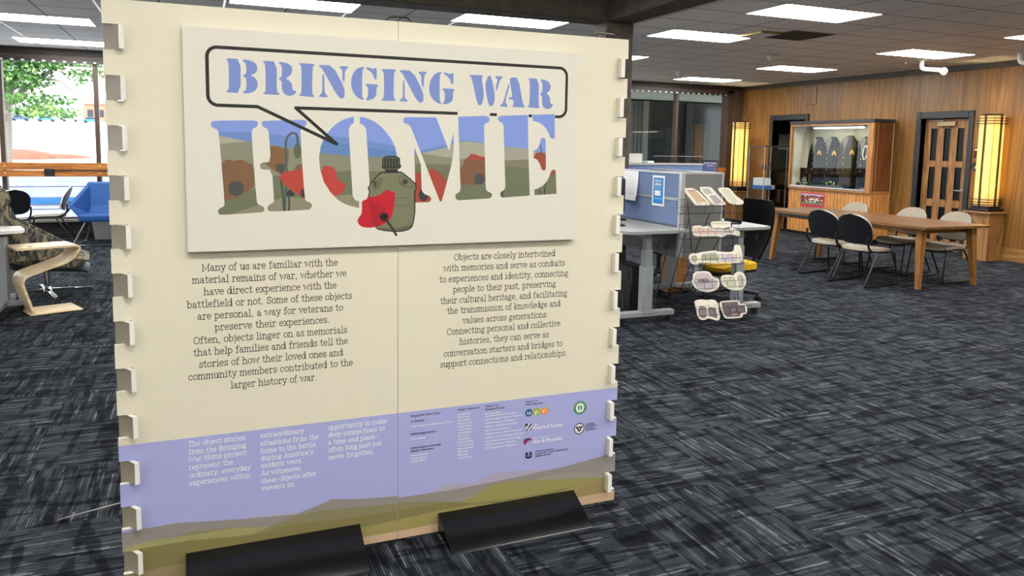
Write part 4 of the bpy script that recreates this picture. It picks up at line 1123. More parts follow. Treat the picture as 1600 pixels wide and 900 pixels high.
def back_fn(y0, zc, hw, hh, wrap, lean, grow=0.0):
    """rounded chair back: u 0..1 across, v 0..1 up"""
    def f(u, v):
        a = pi * v; zz = -math.cos(a)
        ex_ = 2.2 if zz > 0 else 4.0
        w = (hw + grow) * (max(0.0, 1 - abs(zz) ** ex_)) ** (1 / ex_)
        x = (2 * u - 1) * w
        return Vector((x, y0 + wrap * (x / hw) ** 2 - lean * zz, zc + (hh + grow) * zz))
    return f
def make_side_chair(pad, shell, frame):
    """faces +Y, origin on the floor under the seat"""
    r = thing('side_chair', '', 'chair')
    mb = MB()
    def seat(u, v):
        a = 2 * u - 1; b = 2 * v - 1
        # square-to-squircle seat outline
        x = a * math.sqrt(max(0, 1 - 0.38 * b * b)) * 0.245; y = b * math.sqrt(max(0, 1 - 0.38 * a * a)) * 0.245
        return Vector((x, y + 0.01, 0.452 - 0.03 * max(0, b) ** 3 - 0.012 * (1 - a * a) * (1 - b * b)))
    mb.sheet(seat, 14, 14, -0.035); st_ = mk('seat', mb, pad, r, False)
    mb = MB()
    def under(u, v):
        p = seat(u, v); return Vector((p.x * .93, p.y * .93, p.z - 0.037))
    mb.sheet(under, 10, 10, -0.022); mk('seat_shell', mb, shell, st_, False)
    mb = MB(); mb.sheet(back_fn(-0.255, 0.672, 0.220, 0.172, 0.045, 0.055), 14, 14, -0.022); bk2 = mk('backrest', mb, pad, r, False)
    mb = MB(); mb.sheet(back_fn(-0.256, 0.672, 0.220, 0.172, 0.045, 0.055, 0.0), 14, 14, 0.016); mk('back_shell', mb, shell, bk2, False)
    for s in (-1, 1):
        mb = MB(); x = s * 0.235
        mb.tube([(x * .72, -0.06, .405), (x * 1.0, -0.10, .40), (x * 1.06, -0.335, .013), (x * 1.06, 0.275, .013), (x * 1.0, 0.215, .40), (x * .72, 0.17, .405)], 0.011, 8, round_=0.035)
        mk('sled_leg', mb, frame, r, False)
        mb = MB(); mb.tube([(x * .80, -0.05, .415), (x * .86, -0.20, .415), (x * .90, -0.262, .50), (x * .90, -0.258, .60)], 0.013, 8, round_=0.05); mk('back_post', mb, frame, r, False)
    mb = MB(); mb.tube([(-.18, -0.07, .403), (.18, -0.07, .403)], .010); mb.tube([(-.18, .13, .403), (.18, .13, .403)], .010); mk('cross_bar', mb, frame, r, False)
    return r
ch = make_side_chair(M_beige, M_blkplastic, M_blkmetal)
chairs = [
    (7.385, 6.79, -pi / 2 + 0.13, 'black backed sled chair nearest the camera at the oak table'),
    (7.46, 7.36, -pi / 2 + 0.16, 'second black backed sled chair at the oak table, half hidden by the nearest one'),
    (8.56, 7.34, pi / 2 + 0.10, 'beige backed chair across the oak table, middle of the three'),
    (8.53, 6.69, pi / 2 + 0.03, 'beige backed chair across the oak table, in front of the lamp pedestal'),
    (8.55, 8.28, pi / 2 + 0.10, 'beige backed chair at the far end of the oak table, before the display case'),
]
for k, (x, y, a, lb) in enumerate(chairs):
    if k == 0:
        ch.location = (x, y, 0); ch.rotation_euler = (0, 0, a); ch['label'] = lb; ch['group'] = 'chairs around the oak table'
    else: dup(ch, (x, y, 0), a, lb, 'chairs around the oak table')

# ---------------------------------------------------------------- display case
dc = thing('display_case', 'tall oak display case with a glass front showing uniforms, slatted base', 'display case', (10.8, 10.66, 0))
cx0, cx1, cy0, cy1 = 10.55, XW - 0.035, 9.69, 11.66
M_case = wood('case_dark_oak', '#4d2a14', '#7a4726', 'z', 0.7, 0.35)
M_caseoak = wood('case_oak', '#7d5028', '#b27d47', 'z', 0.8, 0.38)
M_slat = wood('case_slats', '#a5672c', '#d99a55', 'z', 0.9, 0.42, plank=0.082, plank_axis='y', groove=0.007, var=0.08)
M_slatx = wood('case_slats_side', '#a5672c', '#d99a55', 'z', 0.9, 0.42, plank=0.082, plank_axis='x', groove=0.007, var=0.08)
mb = MB(); mb.box((cx0 + .03, cy0 + .01, 0.06), (cx1, cy1 - .01, 0.86)); b_ = mk('base', mb, M_slat, dc, smooth=False)
b_.data.materials.append(M_slatx)
for p in b_.data.polygons:
    if abs(p.normal.y) > .5: p.material_index = 1
mb = MB(); mb.box((cx0 + .07, cy0 + .05, 0), (cx1, cy1 - .05, 0.06)); mk('plinth', mb, M_blk, dc)
mb = MB(); mb.box((cx0, cy0, .86), (cx1, cy1, .905), bev=.004); mk('shelf', mb, M_caseoak, dc)
mb = MB(); mb.box((cx0 - .015, cy0 - .012, 2.07), (cx1, cy1 + .012, 2.13), bev=.004); mk('cap', mb, plain('case_cap', '#2c2b2c', 0.45), dc)
mb = MB()
mb.box((cx0, cy0, .905), (cx0 + .05, cy0 + .12, 2.07), bev=.003); mb.box((cx0, cy1 - .05, .905), (cx0 + .05, cy1, 2.07), bev=.003)
mb.box((cx0, cy0 + .12, 2.035), (cx0 + .05, cy1 - .05, 2.07)); mk('frame', mb, M_caseoak, dc)
mb = MB(); mb.box((cx0 - .004, cy0 + .12, .903), (cx0 + .02, cy1 - .05, .925)); mk('sill_strip', mb, plain('bright_aluminium', '#cfd0d2', 0.25, 0.9), dc)
mb = MB(); mb.box((cx0 + .05, cy0, .905), (cx1, cy0 + .03, 2.07)); mk('side_panel', mb, M_case, dc)
mb = MB(); mb.box((cx0 + .10, cy0 - .004, .86), (cx0 + .106, cy0, 2.07)); mb.box((cx1 - .02, cy0 - .004, .1), (cx1, cy0, 2.07)); mk('edge_strip', mb, plain('pale_edge', '#a8977c', 0.4), dc)
mb = MB(); mb.box((cx0 + .05, cy1 - .03, .905), (cx1, cy1, 2.07)); mb.box((cx1 - .025, cy0 + .03, .905), (cx1, cy1 - .03, 2.07)); mk('lining', mb, plain('case_lining', '#cfc9ad', 0.8), dc)
mb = MB(); mb.box((cx0 + .022, cy0 + .12, .925), (cx0 + .028, cy1 - .05, 2.035)); mk('glass_pane', mb, glass('case_glass', (0.95, 0.96, 0.95, 1), 0.6), dc)
mb = MB(); mb.box((cx0 + .10, cy0 + .35, 1.985), (cx0 + .16, cy1 - .5, 2.005)); mb.box((cx0 + .08, cy0 + .30, 2.005), (cx0 + .18, cy1 - .45, 2.035), mi=1)
mk('strip_light', mb, [emit('case_tube_light', (1.0, .97, .88, 1), 6.0), M_lframe], dc)
# uniforms hanging inside: each a jacket of its own
M_brass = plain('brass_button', '#d6a94a', 0.3, 0.8)
def uniform(name, label, yc, cloth, wide=0.27, zt=1.84, zb=0.95, turn=0.0, extra=None):
    o = thing(name, label, 'uniform', (cx0 + .27, yc, zb), 0, 'uniforms in the display case')
    mb = MB(); X = cx0 + .27
    rowsj = [(0.0, wide * 1.02, .10), (.18, wide * .98, .105), (.42, wide * .86, .10), (.62, wide * .95, .11), (.80, wide * 1.02, .105), (.92, wide * .86, .085), (1.0, wide * .34, .05)]
    prof = []
    N = 20; vs = []
    for t_, hw, hd in rowsj:
        z = zb + (zt - zb) * t_
        for i in range(N):
            a = 2 * pi * i / N
            fold = 1 + 0.06 * math.sin(5 * a + 3 * t_)
            vs.append((X + hd * math.cos(a) * fold + 0.02 * math.sin(7 * t_), yc + hw * (abs(math.sin(a)) ** .8) * (1 if math.sin(a) >= 0 else -1) * fold, z))
    k = len(rowsj)
    mb._add(vs, [(j * N + i, j * N + (i + 1) % N, (j + 1) * N + (i + 1) % N, (j + 1) * N + i) for j in range(k - 1) for i in range(N)], 0, True)
    mb._add(vs[:N], [tuple(range(N))]); mb._add(vs[-N:], [tuple(range(N))])
    jk_ = mk('jacket', mb, cloth, o)
    for s in (-1, 1):
        mb = MB(); z = zt - .10
        mb.tube([(X, yc + s * wide * .85, z), (X - .03, yc + s * wide * 1.0, z - .20), (X - .07, yc + s * wide * .98, z - .42), (X - .10, yc + s * wide * .85, z - .60)], [.05, .052, .046, .042], 10)
        sl_ = mk('sleeve', mb, cloth, o)
    mb = MB()
    for q in range(4): mb.sphere((X - .118, yc + .012, zt - .30 - q * .10), .011)
    mk('button', mb, M_brass, jk_)
    mb = MB(); mb.prism([(X - .108, yc - .085, zt - .06), (X - .12, yc - .01, zt - .30), (X - .108, yc + .055, zt - .06), (X - .085, yc, zt - .01)], (-.012, 0, 0)); mk('collar', mb, plain('uniform_collar', '#6b685a', 0.8), jk_)
    mb = MB(); zz = zt - .30; yy = yc - wide - .02
    mb.prism([(X - .098, yy - .045, zz), (X - .098, yy, zz + .055), (X - .098, yy + .045, zz), (X - .098, yy + .045, zz - .05), (X - .098, yy, zz), (X - .098, yy - .045, zz - .05)], (-.012, 0, 0)); mk('chevron', mb, plain('gold_chevron', '#cda13b', 0.6), jk_)
    return o
M_navy = plain('navy_wool', '#17191f', 0.9, spec=0.05); M_navy2 = plain('navy_serge', '#1d2026', 0.9, spec=0.05); M_olive = plain('olive_wool', '#3f382c', 0.9, spec=0.05, var=0.15); M_blackw = plain('black_wool', '#121317', 0.9, spec=0.05)
uniform('dress_uniform', 'dark dress jacket with gold chevrons, leftmost in the display case', 11.20, M_navy, .12)
uniform('dress_uniform', 'dark dress jacket with brass buttons, second from the left in the display case', 10.84, M_navy2, .12)
uniform('dress_uniform', 'olive wool field jacket, the largest one in the display case', 10.45, M_olive, .14, 1.86, .93)
uniform('dress_uniform', 'black dress jacket with white braid, rightmost in the display case', 10.06, M_blackw, .13)
o = thing('braid_cord', 'white braid looped on the rightmost jacket in the display case', 'cord', (cx0 + .14, 9.92, 1.5))
mb = MB(); mb.tube([(cx0 + .145 + .01 * math.sin(a), 9.98 + .045 * math.cos(a), 1.56 + .12 * math.sin(a)) for a in [2 * pi * q / 20 for q in range(20)]], .009, 6, closed=True); mk('loop', mb, plain('white_braid', '#e9e7e0', 0.7), o)
o = thing('combat_boots', 'black boots standing at the left end of the display case', 'boots', (cx0 + .2, 11.4, .905))
for s in (0, .095):
    mb = MB(); mb.tube([(cx0 + .26, 11.555 - s, .95), (cx0 + .27, 11.56 - s, 1.25)], [.04, .044], 12); mb.sphere((cx0 + .19, 11.555 - s, .945), .04, 2.2, 1.0, .95); mk('boot', mb, M_blackw, o)
M_leaf = plain('garland_leaf', '#7fa356', 0.6)
for k, (y, lb) in enumerate(((11.30, 'green garland lying at the left of the display case floor'), (10.72, 'green garland lying in the middle of the display case floor'))):
    mb = MB(); r2 = random.Random(k + 3)
    for q in range(26):
        a = r2.uniform(0, 2 * pi); c = Vector((cx0 + .12 + r2.uniform(-.04, .05), y + r2.uniform(-.13, .13), .91 + r2.uniform(0, .10)))
        d = Vector((math.cos(a), math.sin(a), r2.uniform(.1, .9))).normalized() * r2.uniform(.04, .07); w_ = d.cross(Vector((0, 0, 1))).normalized() * .018
        mb.prism([c, c + d * .5 + w_, c + d, c + d * .5 - w_], (0, 0, .003))
    tag(mk('garland', mb, M_leaf), lb, 'garland', 'garlands in the display case')
cap_ = thing('service_cap', 'dark service cap lying before the olive jacket in the display case', 'cap', (cx0 + .14, 10.3, .91))
mb = MB(); mb.lathe([(.085, 0), (.09, .035), (.12, .06), (.11, .075), (.001, .08)], (cx0 + .14, 10.3, .906), 20); mk('crown', mb, M_navy, cap_)
mb = MB(); mb.prism([(cx0 + .06, 10.24, .912), (cx0 + .04, 10.3, .908), (cx0 + .06, 10.36, .912), (cx0 + .09, 10.36, .92), (cx0 + .09, 10.24, .92)], (0, 0, .005)); mk('visor', mb, M_blk, cap_)
# poster on the slats
po = thing('group_photo_poster', 'wide group photo poster with a pink border on the display case slats', 'poster', (cx0, 11.0, .7))
py0, py1, pz0, pz1 = 10.72, 11.31, .545, .80
mb = MB(); mb.box((cx0 + .020, py0, pz0), (cx0 + .0295, py1, pz1)); mk('border', mb, plain('pink_border', '#c42a55', 0.5), po)
t = NT('crowd_print'); P = t.pos()
vo = t.n.new('ShaderNodeTexVoronoi'); vo.inputs['Scale'].default_value = 24; t.t.links.new(P, vo.inputs['Vector'])
sp = t.n.new('ShaderNodeSeparateXYZ'); t.t.links.new(P, sp.inputs[0])
sc_ = t.n.new('ShaderNodeSeparateColor'); t.t.links.new(vo.outputs['Color'], sc_.inputs[0])
crowd = t.ramp(sc_.outputs[0], [(0, rgb('#5a2e24')), (.25, rgb('#9a4b38')), (.45, rgb('#e5d6cc')), (.6, rgb('#3b2a2a')), (.8, rgb('#c9b39c'))], True)
zrel = sp.outputs[2]
c_ = t.mix(t.math('GREATER_THAN', zrel, 0.055), crowd, rgb('#a9c3d6'))
c_ = t.mix(t.math('LESS_THAN', t.math('ADD', zrel, t.math('MULTIPLY', t.noise(P, 14, 2), .04)), -0.055), c_, rgb('#5d8a46'))
t.base(c_); t.b.inputs['Roughness'].default_value = 0.35
mb = MB(); mb.box((cx0 + .0185, py0 + .02, pz0 + .045), (cx0 + .0198, py1 - .02, pz1 - .025)); mk('photograph', mb, t.m, po)

# ---------------------------------------------------------------- glowing column lamps
t = NT('lamp_shade_paper')
tl_ = t.n.new('ShaderNodeBsdfTranslucent'); tl_.inputs[0].default_value = (1.0, 0.86, 0.55, 1)
df = t.n.new('ShaderNodeBsdfDiffuse'); df.inputs[0].default_value = (0.85, 0.74, 0.5, 1)
mx = t.n.new('ShaderNodeMixShader'); mx.inputs[0].default_value = 0.25
t.t.links.new(tl_.outputs[0], mx.inputs[1]); t.t.links.new(df.outputs[0], mx.inputs[2]); t.t.links.new(mx.outputs[0], t.o.inputs[0])
M_shade = t.m
M_lampblk = plain('lamp_black', '#15120f', 0.4)
def column_lamp(x, y, z0, z1, label, w=0.115, power=60):
    o = thing('column_lamp', label, 'lamp', (x, y, z0), 0, 'glowing column lamps')
    mb = MB(); mb.box((x - w - .05, y - w - .05, z0), (x + w + .05, y + w + .05, z0 + .045), bev=.004); mb.box((x - w - .02, y - w - .02, z0 + .045), (x + w + .02, y + w + .02, z0 + .085), bev=.004); mk('base', mb, M_lampblk, o)
    zb = z0 + .085
    mb = MB()
    for a, b in (((x - w, y - w), (x + w, y - w + .004)), ((x - w, y + w - .004), (x + w, y + w)), ((x - w, y - w), (x - w + .004, y + w)), ((x + w - .004, y - w), (x + w, y + w))):
        mb.box((a[0], a[1], zb), (b[0], b[1], z1 - .02))
    mk('shade', mb, M_shade, o)
    g = .028; e = .011
    for dx_, dy_ in ((-1, 0), (0, -1), (1, 0), (0, 1)):
        mb = MB(); px_ = x + dx_ * (w + g); py_ = y + dy_ * (w + g); mb.box((px_ - e, py_ - e, z0 + .085), (px_ + e, py_ + e, z1)); mk('rib', mb, M_lampblk, o)
    for zz in (zb + .055, zb + .095, zb + .02, z1 - .055, z1 - .095, z1 - .135):
        r_ = w + g; mb = MB()
        for s in (-1, 1):
            mb.box((x - r_, y + s * r_ - .005, zz - .006), (x + r_, y + s * r_ + .005, zz + .006)); mb.box((x + s * r_ - .005, y - r_, zz - .006), (x + s * r_ + .005, y + r_, zz + .006))
        mk('band', mb, M_lampblk, o)
    mb = MB(); mb.box((x - w - .03, y - e, z1 - .012), (x + w + .03, y + e, z1 + .01)); mb.box((x - e, y - w - .03, z1 - .012), (x + e, y + w + .03, z1 + .01)); mk('top_cross', mb, M_lampblk, o)
    for k, f in enumerate((.24, .52, .80)):
        zl = zb + (z1 - zb) * f
        mb = MB(); mb.sphere((x, y, zl), .022, nu=12, nv=8); mk('bulb', mb, emit('warm_bulb', (1.0, .72, .35, 1), 14.0), o)
        ld = bpy.data.lights.new('lamp_bulb', 'POINT'); ld.energy = power * (1.0, .8, 1.25)[k]; ld.color = (1.0, .78, .42); ld.shadow_soft_size = .028
        lo = bpy.data.objects.new('bulb_glow', ld); COL.objects.link(lo); lo.parent = o; lo.location = (0, 0, zl - z0)
    return o
pd = thing('lamp_pedestal', 'oak box pedestal under the column lamp by the door', 'pedestal', (10.87, 7.83, 0))
mb = MB(); mb.box((10.70, 7.65, 0), (XW - .022, 8.02, .70)); mk('body', mb, M_doorwood, pd)
mb = MB(); mb.box((10.665, 7.615, .70), (XW - .022, 8.055, .722), bev=.003); mk('top', mb, M_caseoak, pd)
column_lamp(10.86, 7.84, .722, 2.15, 'glowing column lamp on the oak pedestal beside the door', power=17)
column_lamp(10.53, 13.10, .722, 2.16, 'glowing column lamp in the corner by the window', power=17)
pd = thing('lamp_pedestal', 'oak box pedestal under the corner column lamp, mostly hidden by the desks', 'pedestal', (10.53, 13.10, 0))
mb = MB(); mb.box((10.35, 12.92, 0), (10.71, 13.28, .70)); mk('body', mb, M_doorwood, pd)
mb = MB(); mb.box((10.32, 12.89, .70), (10.74, 13.31, .722), bev=.003); mk('top', mb, M_caseoak, pd)

# wall signs and ceiling bits
sgn = thing('room_sign', 'small black room sign on the panelling between door and lamp', 'sign', (XW, 8.17, 1.6))
mb = MB(); mb.box((XW - .012, 8.10, 1.51), (XW, 8.225, 1.66), bev=.003); mk('plate', mb, M_blk, sgn)
mb = MB(); mb.box((XW - .014, 8.115, 1.62), (XW - .0125, 8.21, 1.645)); mk('stripe', mb, plain('sign_white', '#d9dad8', 0.5), sgn)
al = thing('round_wall_sign', 'round black badge on the panelling below the room sign', 'sign', (XW, 8.17, 1.38))
mb = MB(); mb.cyl((XW, 8.17, 1.375), (XW - .012, 8.17, 1.375), .075, n=28); mk('disc', mb, M_blk, al)
mb = MB(); mb.prism([(XW - .0125, 8.17 + .035, 1.34), (XW - .0125, 8.17, 1.40), (XW - .0125, 8.17 - .035, 1.34), (XW - .0125, 8.17, 1.355)], (-.002, 0, 0)); mk('mark', mb, plain('sign_white', '#d9dad8', 0.5), al)
vt = thing('wall_cover_plate', 'square wooden cover plate high on the panelling above the doorway', 'cover plate', (XW, 11.8, 2.6))
mb = MB(); mb.box((XW - .015, 11.55, 2.47), (XW, 11.88, 2.80), bev=.004); mk('cover', mb, M_panel, vt)
mb = MB()
for y_, z_ in ((11.57, 2.49), (11.86, 2.49), (11.57, 2.78), (11.86, 2.78)): mb.cyl((XW - .015, y_, z_), (XW - .018, y_, z_), .007, n=10)
q = mk('screw', mb, M_steel, vt); q['kind'] = 'stuff'
for k, (x, y, lb) in enumerate(((9.95, 8.35, 'white ceiling camera on an elbow arm in front of the panelling above the door'), (10.30, 7.12, 'white ceiling camera cut off by the right edge of the photograph'))):
    o = thing('ceiling_camera', lb, 'camera', (x, y, ZC), 0, 'ceiling cameras')
    M_wp = plain('white_plastic', '#d3cfc8', 0.45)
    mb = MB(); mb.cyl((x, y, ZC), (x, y, ZC - .015), .06, n=20); mk('plate', mb, M_wp, o)
    mb = MB(); mb.tube([(x, y, ZC - .01), (x, y, ZC - .13), (x + .10, y - .24, ZC - .165)], .032, 12, round_=.05); mk('arm', mb, M_wp, o)
    mb = MB(); mb.sphere((x + .115, y - .28, ZC - .18), .055); dm_ = mk('dome', mb, M_wp, o)
    mb = MB(); mb.sphere((x + .115, y - .285, ZC - .205), .038); mk('lens', mb, plain('camera_lens', '#e8e8ea', 0.1), dm_)
for x, y, lb in ((7.95, 11.6, 'smoke detector on the ceiling in front of the farthest light'), (7.72, 9.0, 'white dome sensor on the ceiling between two lights')):
    o = thing('ceiling_sensor', lb, 'sensor', (x, y, ZC), 0, 'ceiling sensors')
    mb = MB(); mb.cyl((x, y, ZC), (x, y, ZC - .02), .085, n=20); mk('base', mb, M_lframe, o)
    mb = MB(); mb.lathe([(.001, -.085), (.03, -.08), (.055, -.055), (.065, -.02)], (x, y, ZC), 18); mk('dome', mb, plain('white_plastic', '#d3cfc8', 0.45), o)
for x, y, lb in ((7.30, 8.55, 'sprinkler head above the white dome sensor'), (7.40, 5.52, 'sprinkler head at the upper right of the ceiling'), (9.85, 8.55, 'sprinkler head just past the light nearest the ceiling camera')):
    o = thing('sprinkler_head', lb, 'sprinkler', (x, y, ZC), 0, 'sprinkler heads')
    mb = MB(); mb.cyl((x, y, ZC), (x, y, ZC - .008), .032, n=16); mb.cyl((x, y, ZC), (x, y, ZC - .04), .010, n=10); mk('body', mb, M_lframe, o)
    mb = MB(); mb.cyl((x, y, ZC - .04), (x, y, ZC - .044), .020, n=12); mk('deflector', mb, M_steel, o)
o = thing('ceiling_vent', 'dark square return vent in the ceiling beside the second light', 'vent', (6.66, 7.5, ZC))
mb = MB(); mb.box((6.36, 7.05, ZC - .006), (6.97, 7.64, ZC + .01)); mk('grille', mb, plain('vent_grey', '#4a4642', 0.7), o)
mb = MB()
for k in range(22): mb.box((6.385, 7.075 + k * .0255, ZC - .010), (6.945, 7.083 + k * .0255, ZC - .006))
q = mk('blade', mb, plain('vent_blade', '#57524c', 0.6), o); q['kind'] = 'stuff'
o = thing('ceiling_hatch', 'slightly lowered ceiling tile with a pale metal edge beside the dark vent', 'hatch', (6.2, 7.5, ZC))
mb = MB(); mb.box((6.05, 7.24, ZC - .022), (6.33, 7.66, ZC + .01), bev=.002); mk('panel', mb, M_ceil, o)
mb = MB(); mb.box((6.03, 7.22, ZC - .026), (6.05, 7.68, ZC + .005)); mb.box((6.05, 7.22, ZC - .026), (6.33, 7.24, ZC + .005)); mk('rim', mb, plain('gold_rim', '#a08e60', 0.4, 0.7), o)

# ---------------------------------------------------------------- store room seen through the open doorway
sh = thing('store_shelf', 'dark bookshelf inside the room beyond the open doorway', 'shelf', (12.6, 12.9, 0))
bx0_, bx1_, by_ = 11.6, 13.85, 13.3
mb = MB(); mb.box((bx0_, by_ + .36, 0), (bx1_, by_ + .40, 2.3)); mk('back_panel', mb, M_room, sh)
M_shelfw = wood('shelf_brown', '#3c2516', '#6b4529', 'x', 0.8, 0.5)
for z in (.05, .42, .80, 1.18, 1.56, 1.94, 2.3): mb = MB(); mb.box((bx0_, by_, z), (bx1_, by_ + .36, z + .03)); mk('shelf_board', mb, M_shelfw, sh)
for x in (bx0_, 12.75, bx1_ - .03): mb = MB(); mb.box((x, by_, 0), (x + .03, by_ + .36, 2.33)); mk('upright', mb, M_shelfw, sh)
r2 = random.Random(11)
bk = None
bcols = ['#6b3a2c', '#394a3c', '#7f6a4c', '#4c3f58', '#a18f6d', '#2f3b4c', '#8c4638', '#d9d6cc']
nb = 0
for z in (.45, .83, 1.21):
    x = 11.64
    while x < 13.7 and nb < 60:
        w_ = r2.uniform(.03, .06); h_ = r2.uniform(.2, .31)
        if r2.random() < .72 and not (12.72 < x < 12.79):
            mb = MB(); mb.box((x, by_ + .03, z), (x + w_ - .004, by_ + .26, z + h_), bev=.002)
            tag(mk('book', mb, plain('book_%d' % r2.randrange(8), bcols[r2.randrange(8)], .6)), 'book standing on the dark shelf beyond the open doorway', 'book', 'books beyond the doorway'); nb += 1
        x += w_
o = thing('framed_picture', 'bright framed picture high up inside the room beyond the doorway', 'picture', (11.9, 13.25, 1.7))
mb = MB(); mb.box((11.63, 13.27, 1.60), (12.5, 13.292, 1.925), bev=.003); mk('frame', mb, plain('pale_frame', '#c9cbc8', 0.5), o)
t = NT('landscape_print'); P = t.pos(); sp = t.n.new('ShaderNodeSeparateXYZ'); t.t.links.new(P, sp.inputs[0])
hh = t.math('ADD', sp.outputs[2], t.math('MULTIPLY', t.noise(P, 6, 2), .08))
t.base(t.ramp(t.math('ADD', t.math('MULTIPLY', hh, 2.2), .2), [(0, rgb('#7f9a5c')), (.35, rgb('#a5b489')), (.5, rgb('#b98a6e')), (.62, rgb('#c9d5df')), (1, rgb('#dfe6ea'))])); 
mb = MB(); mb.box((11.66, 13.262, 1.63), (12.47, 13.2695, 1.895)); mk('print', mb, t.m, o)
o = thing('red_banner', 'crimson garment hanging just inside the open doorway', 'garment', (11.7, 12.4, 1.4))
mb = MB()
def ban(u, v): return Vector((11.62 + .02 * math.sin(v * 6), 12.20 + .15 * u * (1 - .45 * v) + .015 * math.sin(v * 9), .12 + 1.33 * v))
mb.sheet(ban, 6, 18, .02); mk('cloth', mb, plain('crimson_cloth', '#8c1730', 0.8), o)
mb = MB(); mb.tube([(11.63, 12.26, 1.43), (11.63, 12.28, 1.55), (11.63, 12.31, 1.50)], .006); mk('hook', mb, M_steel, o)
o = thing('store_box', 'grey box on the floor of the room beyond the doorway', 'box', (12.0, 12.7, 0))
mb = MB(); mb.box((11.75, 12.55, 0), (12.1, 12.95, .62), bev=.01); mk('body', mb, plain('grey_box', '#6d7276', .6), o)
mb = MB(); mb.box((11.735, 12.535, .62), (12.115, 12.965, .66), bev=.008); mk('lid', mb, plain('grey_box', '#6d7276', .6), o)

# ---------------------------------------------------------------- glass display tower by the corner lamp
gt = thing('glass_cabinet', 'small glass display tower with shelves beside the corner lamp', 'cabinet', (10.45, 12.2, 0))
gx0, gx1, gy0, gy1 = 10.22, 10.78, 11.95, 12.42
M_cglass = glass('cabinet_glass', (0.93, 0.95, 0.95, 1), 0.8)
mb = MB(); mb.box((gx0, gy0, .02), (gx1, gy1, .45), bev=.004); mk('base', mb, M_doorwood, gt)
for x, y in ((gx0, gy0), (gx1 - .014, gy0), (gx0, gy1 - .014), (gx1 - .014, gy1 - .014)): mb = MB(); mb.box((x, y, .45), (x + .014, y + .014, 1.64)); mk('post', mb, M_white_al, gt)
mb = MB(); mb.box((gx0 - .01, gy0 - .01, 1.64), (gx1 + .01, gy1 + .01, 1.665)); mk('top', mb, plain('cabinet_dark_top', '#3a3433', .4), gt)
mb = MB(); mb.box((gx0 + .003, gy0 + .014, .45), (gx0 + .008, gy1 - .014, 1.64)); mk('glass_pane', mb, M_cglass, gt)
mb = MB(); mb.box((gx0 + .014, gy0 + .003, .45), (gx1 - .014, gy0 + .008, 1.64)); mk('glass_pane', mb, M_cglass, gt)
for z in (.80, 1.18): mb = MB(); mb.box((gx0 + .01, gy0 + .01, z), (gx1 - .01, gy1 - .01, z + .008)); mk('glass_shelf', mb, M_cglass, gt)
for x, y, z, h_, c_, lb in ((10.36, 12.12, 1.188, .11, '#3b2f2b', 'dark little jar on the upper shelf of the glass cabinet'), (10.52, 12.16, 1.188, .13, '#6b4a38', 'brown little jar on the upper shelf of the glass cabinet'), (10.62, 12.15, .808, .10, '#b9bcc0', 'pale little jar on the lower shelf of the glass cabinet')):
    o = thing('small_jar', lb, 'jar', (x, y, z), 0, 'jars in the glass cabinet')
    mb = MB(); mb.lathe([(.04, 0), (.045, .02), (.045, h_ * .7), (.03, h_ * .8)], (x, y, z), 14); mk('body', mb, plain('jar_' + c_[1:], c_, .3), o)
    mb = MB(); mb.cyl((x, y, z + h_ * .8), (x, y, z + h_), .033, n=14); mk('lid', mb, M_blk, o)
o = thing('paper_stack', 'tall white and blue stack of papers on the lower shelf of the glass cabinet', 'papers', (10.36, 12.2, .808))
mb = MB(); mb.box((10.25, 12.02, .8085), (10.47, 12.30, .885), bev=.003); mk('blue_folder', mb, plain('blue_folder', '#2d6fb8', .5), o)
mb = MB(); mb.box((10.255, 12.025, .8855), (10.465, 12.295, 1.03), bev=.003); mk('sheets', mb, plain('white_paper', '#e3e4e6', .7), o)
# blue framed notice by the window
o = thing('framed_notice', 'blue notice in a black frame standing at the window beside the corner lamp', 'notice', (9.92, 13.55, .9))
nx0, nx1, ny, nz0, nz1 = 9.86, 10.27, 13.45, .86, 1.345
mb = MB(); mb.box((nx0, ny, nz0), (nx1, ny + .02, nz1), bev=.003); fr_ = mk('frame', mb, M_blk, o)
mb = MB(); mb.box((nx0 + .028, ny - .002, nz0 + .028), (nx1 - .028, ny - .0005, nz1 - .028)); sh_ = mk('sheet', mb, plain('notice_blue', '#46598c', .5), o)
mb = MB(); sans(mb, 'Student College', nx0 + .045, nx1 - .045, nz1 - .075, .030, ny - .003); sans(mb, 'area', nx0 + .13, nx1 - .13, nz1 - .125, .026, ny - .003); mk('lettering', mb, INKW, sh_)
mb = MB(); mb.box((nx0 + .18, ny + .02, .3), (nx0 + .22, ny + .05, nz1 - .1)); mb.box((nx0 + .05, ny - .1, 0), (nx1 - .05, ny + .15, .02), bev=.004); mb.box((nx0 + .18, ny + .02, .02), (nx0 + .22, ny + .05, .35)); mk('stand', mb, M_blk, o)

# ================================================================== WORK STATIONS
M_fab = plain('blue_grey_fabric', '#66789c', 0.95, var=0.12, nscale=160)
M_alu = plain('silver_trim', '#b4b6b6', 0.4, 0.5)
PXP = 4.07
pt = thing('desk_partition', 'blue grey fabric desk partition carrying the white paper and the blue flyer', 'partition', (PXP, 6.5, .573))
mb = MB(); mb.box((PXP - .018, 5.855, .865), (PXP + .018, 7.06, 1.095)); mk('lower_fabric', mb, M_fab, pt)
mb = MB(); mb.box((PXP - .018, 5.855, 1.118), (PXP + .018, 7.06, 1.337)); mk('upper_fabric', mb, M_fab, pt)
mb = MB(); mb.box((PXP - .023, 5.855, 1.095), (PXP + .023, 7.06, 1.118)); mb.box((PXP - .023, 5.855, 1.337), (PXP + .023, 7.06, 1.354)); mb.box((PXP - .025, 5.822, .573), (PXP + .025, 5.855, 1.354), bev=.003); mk('trim', mb, M_alu, pt)
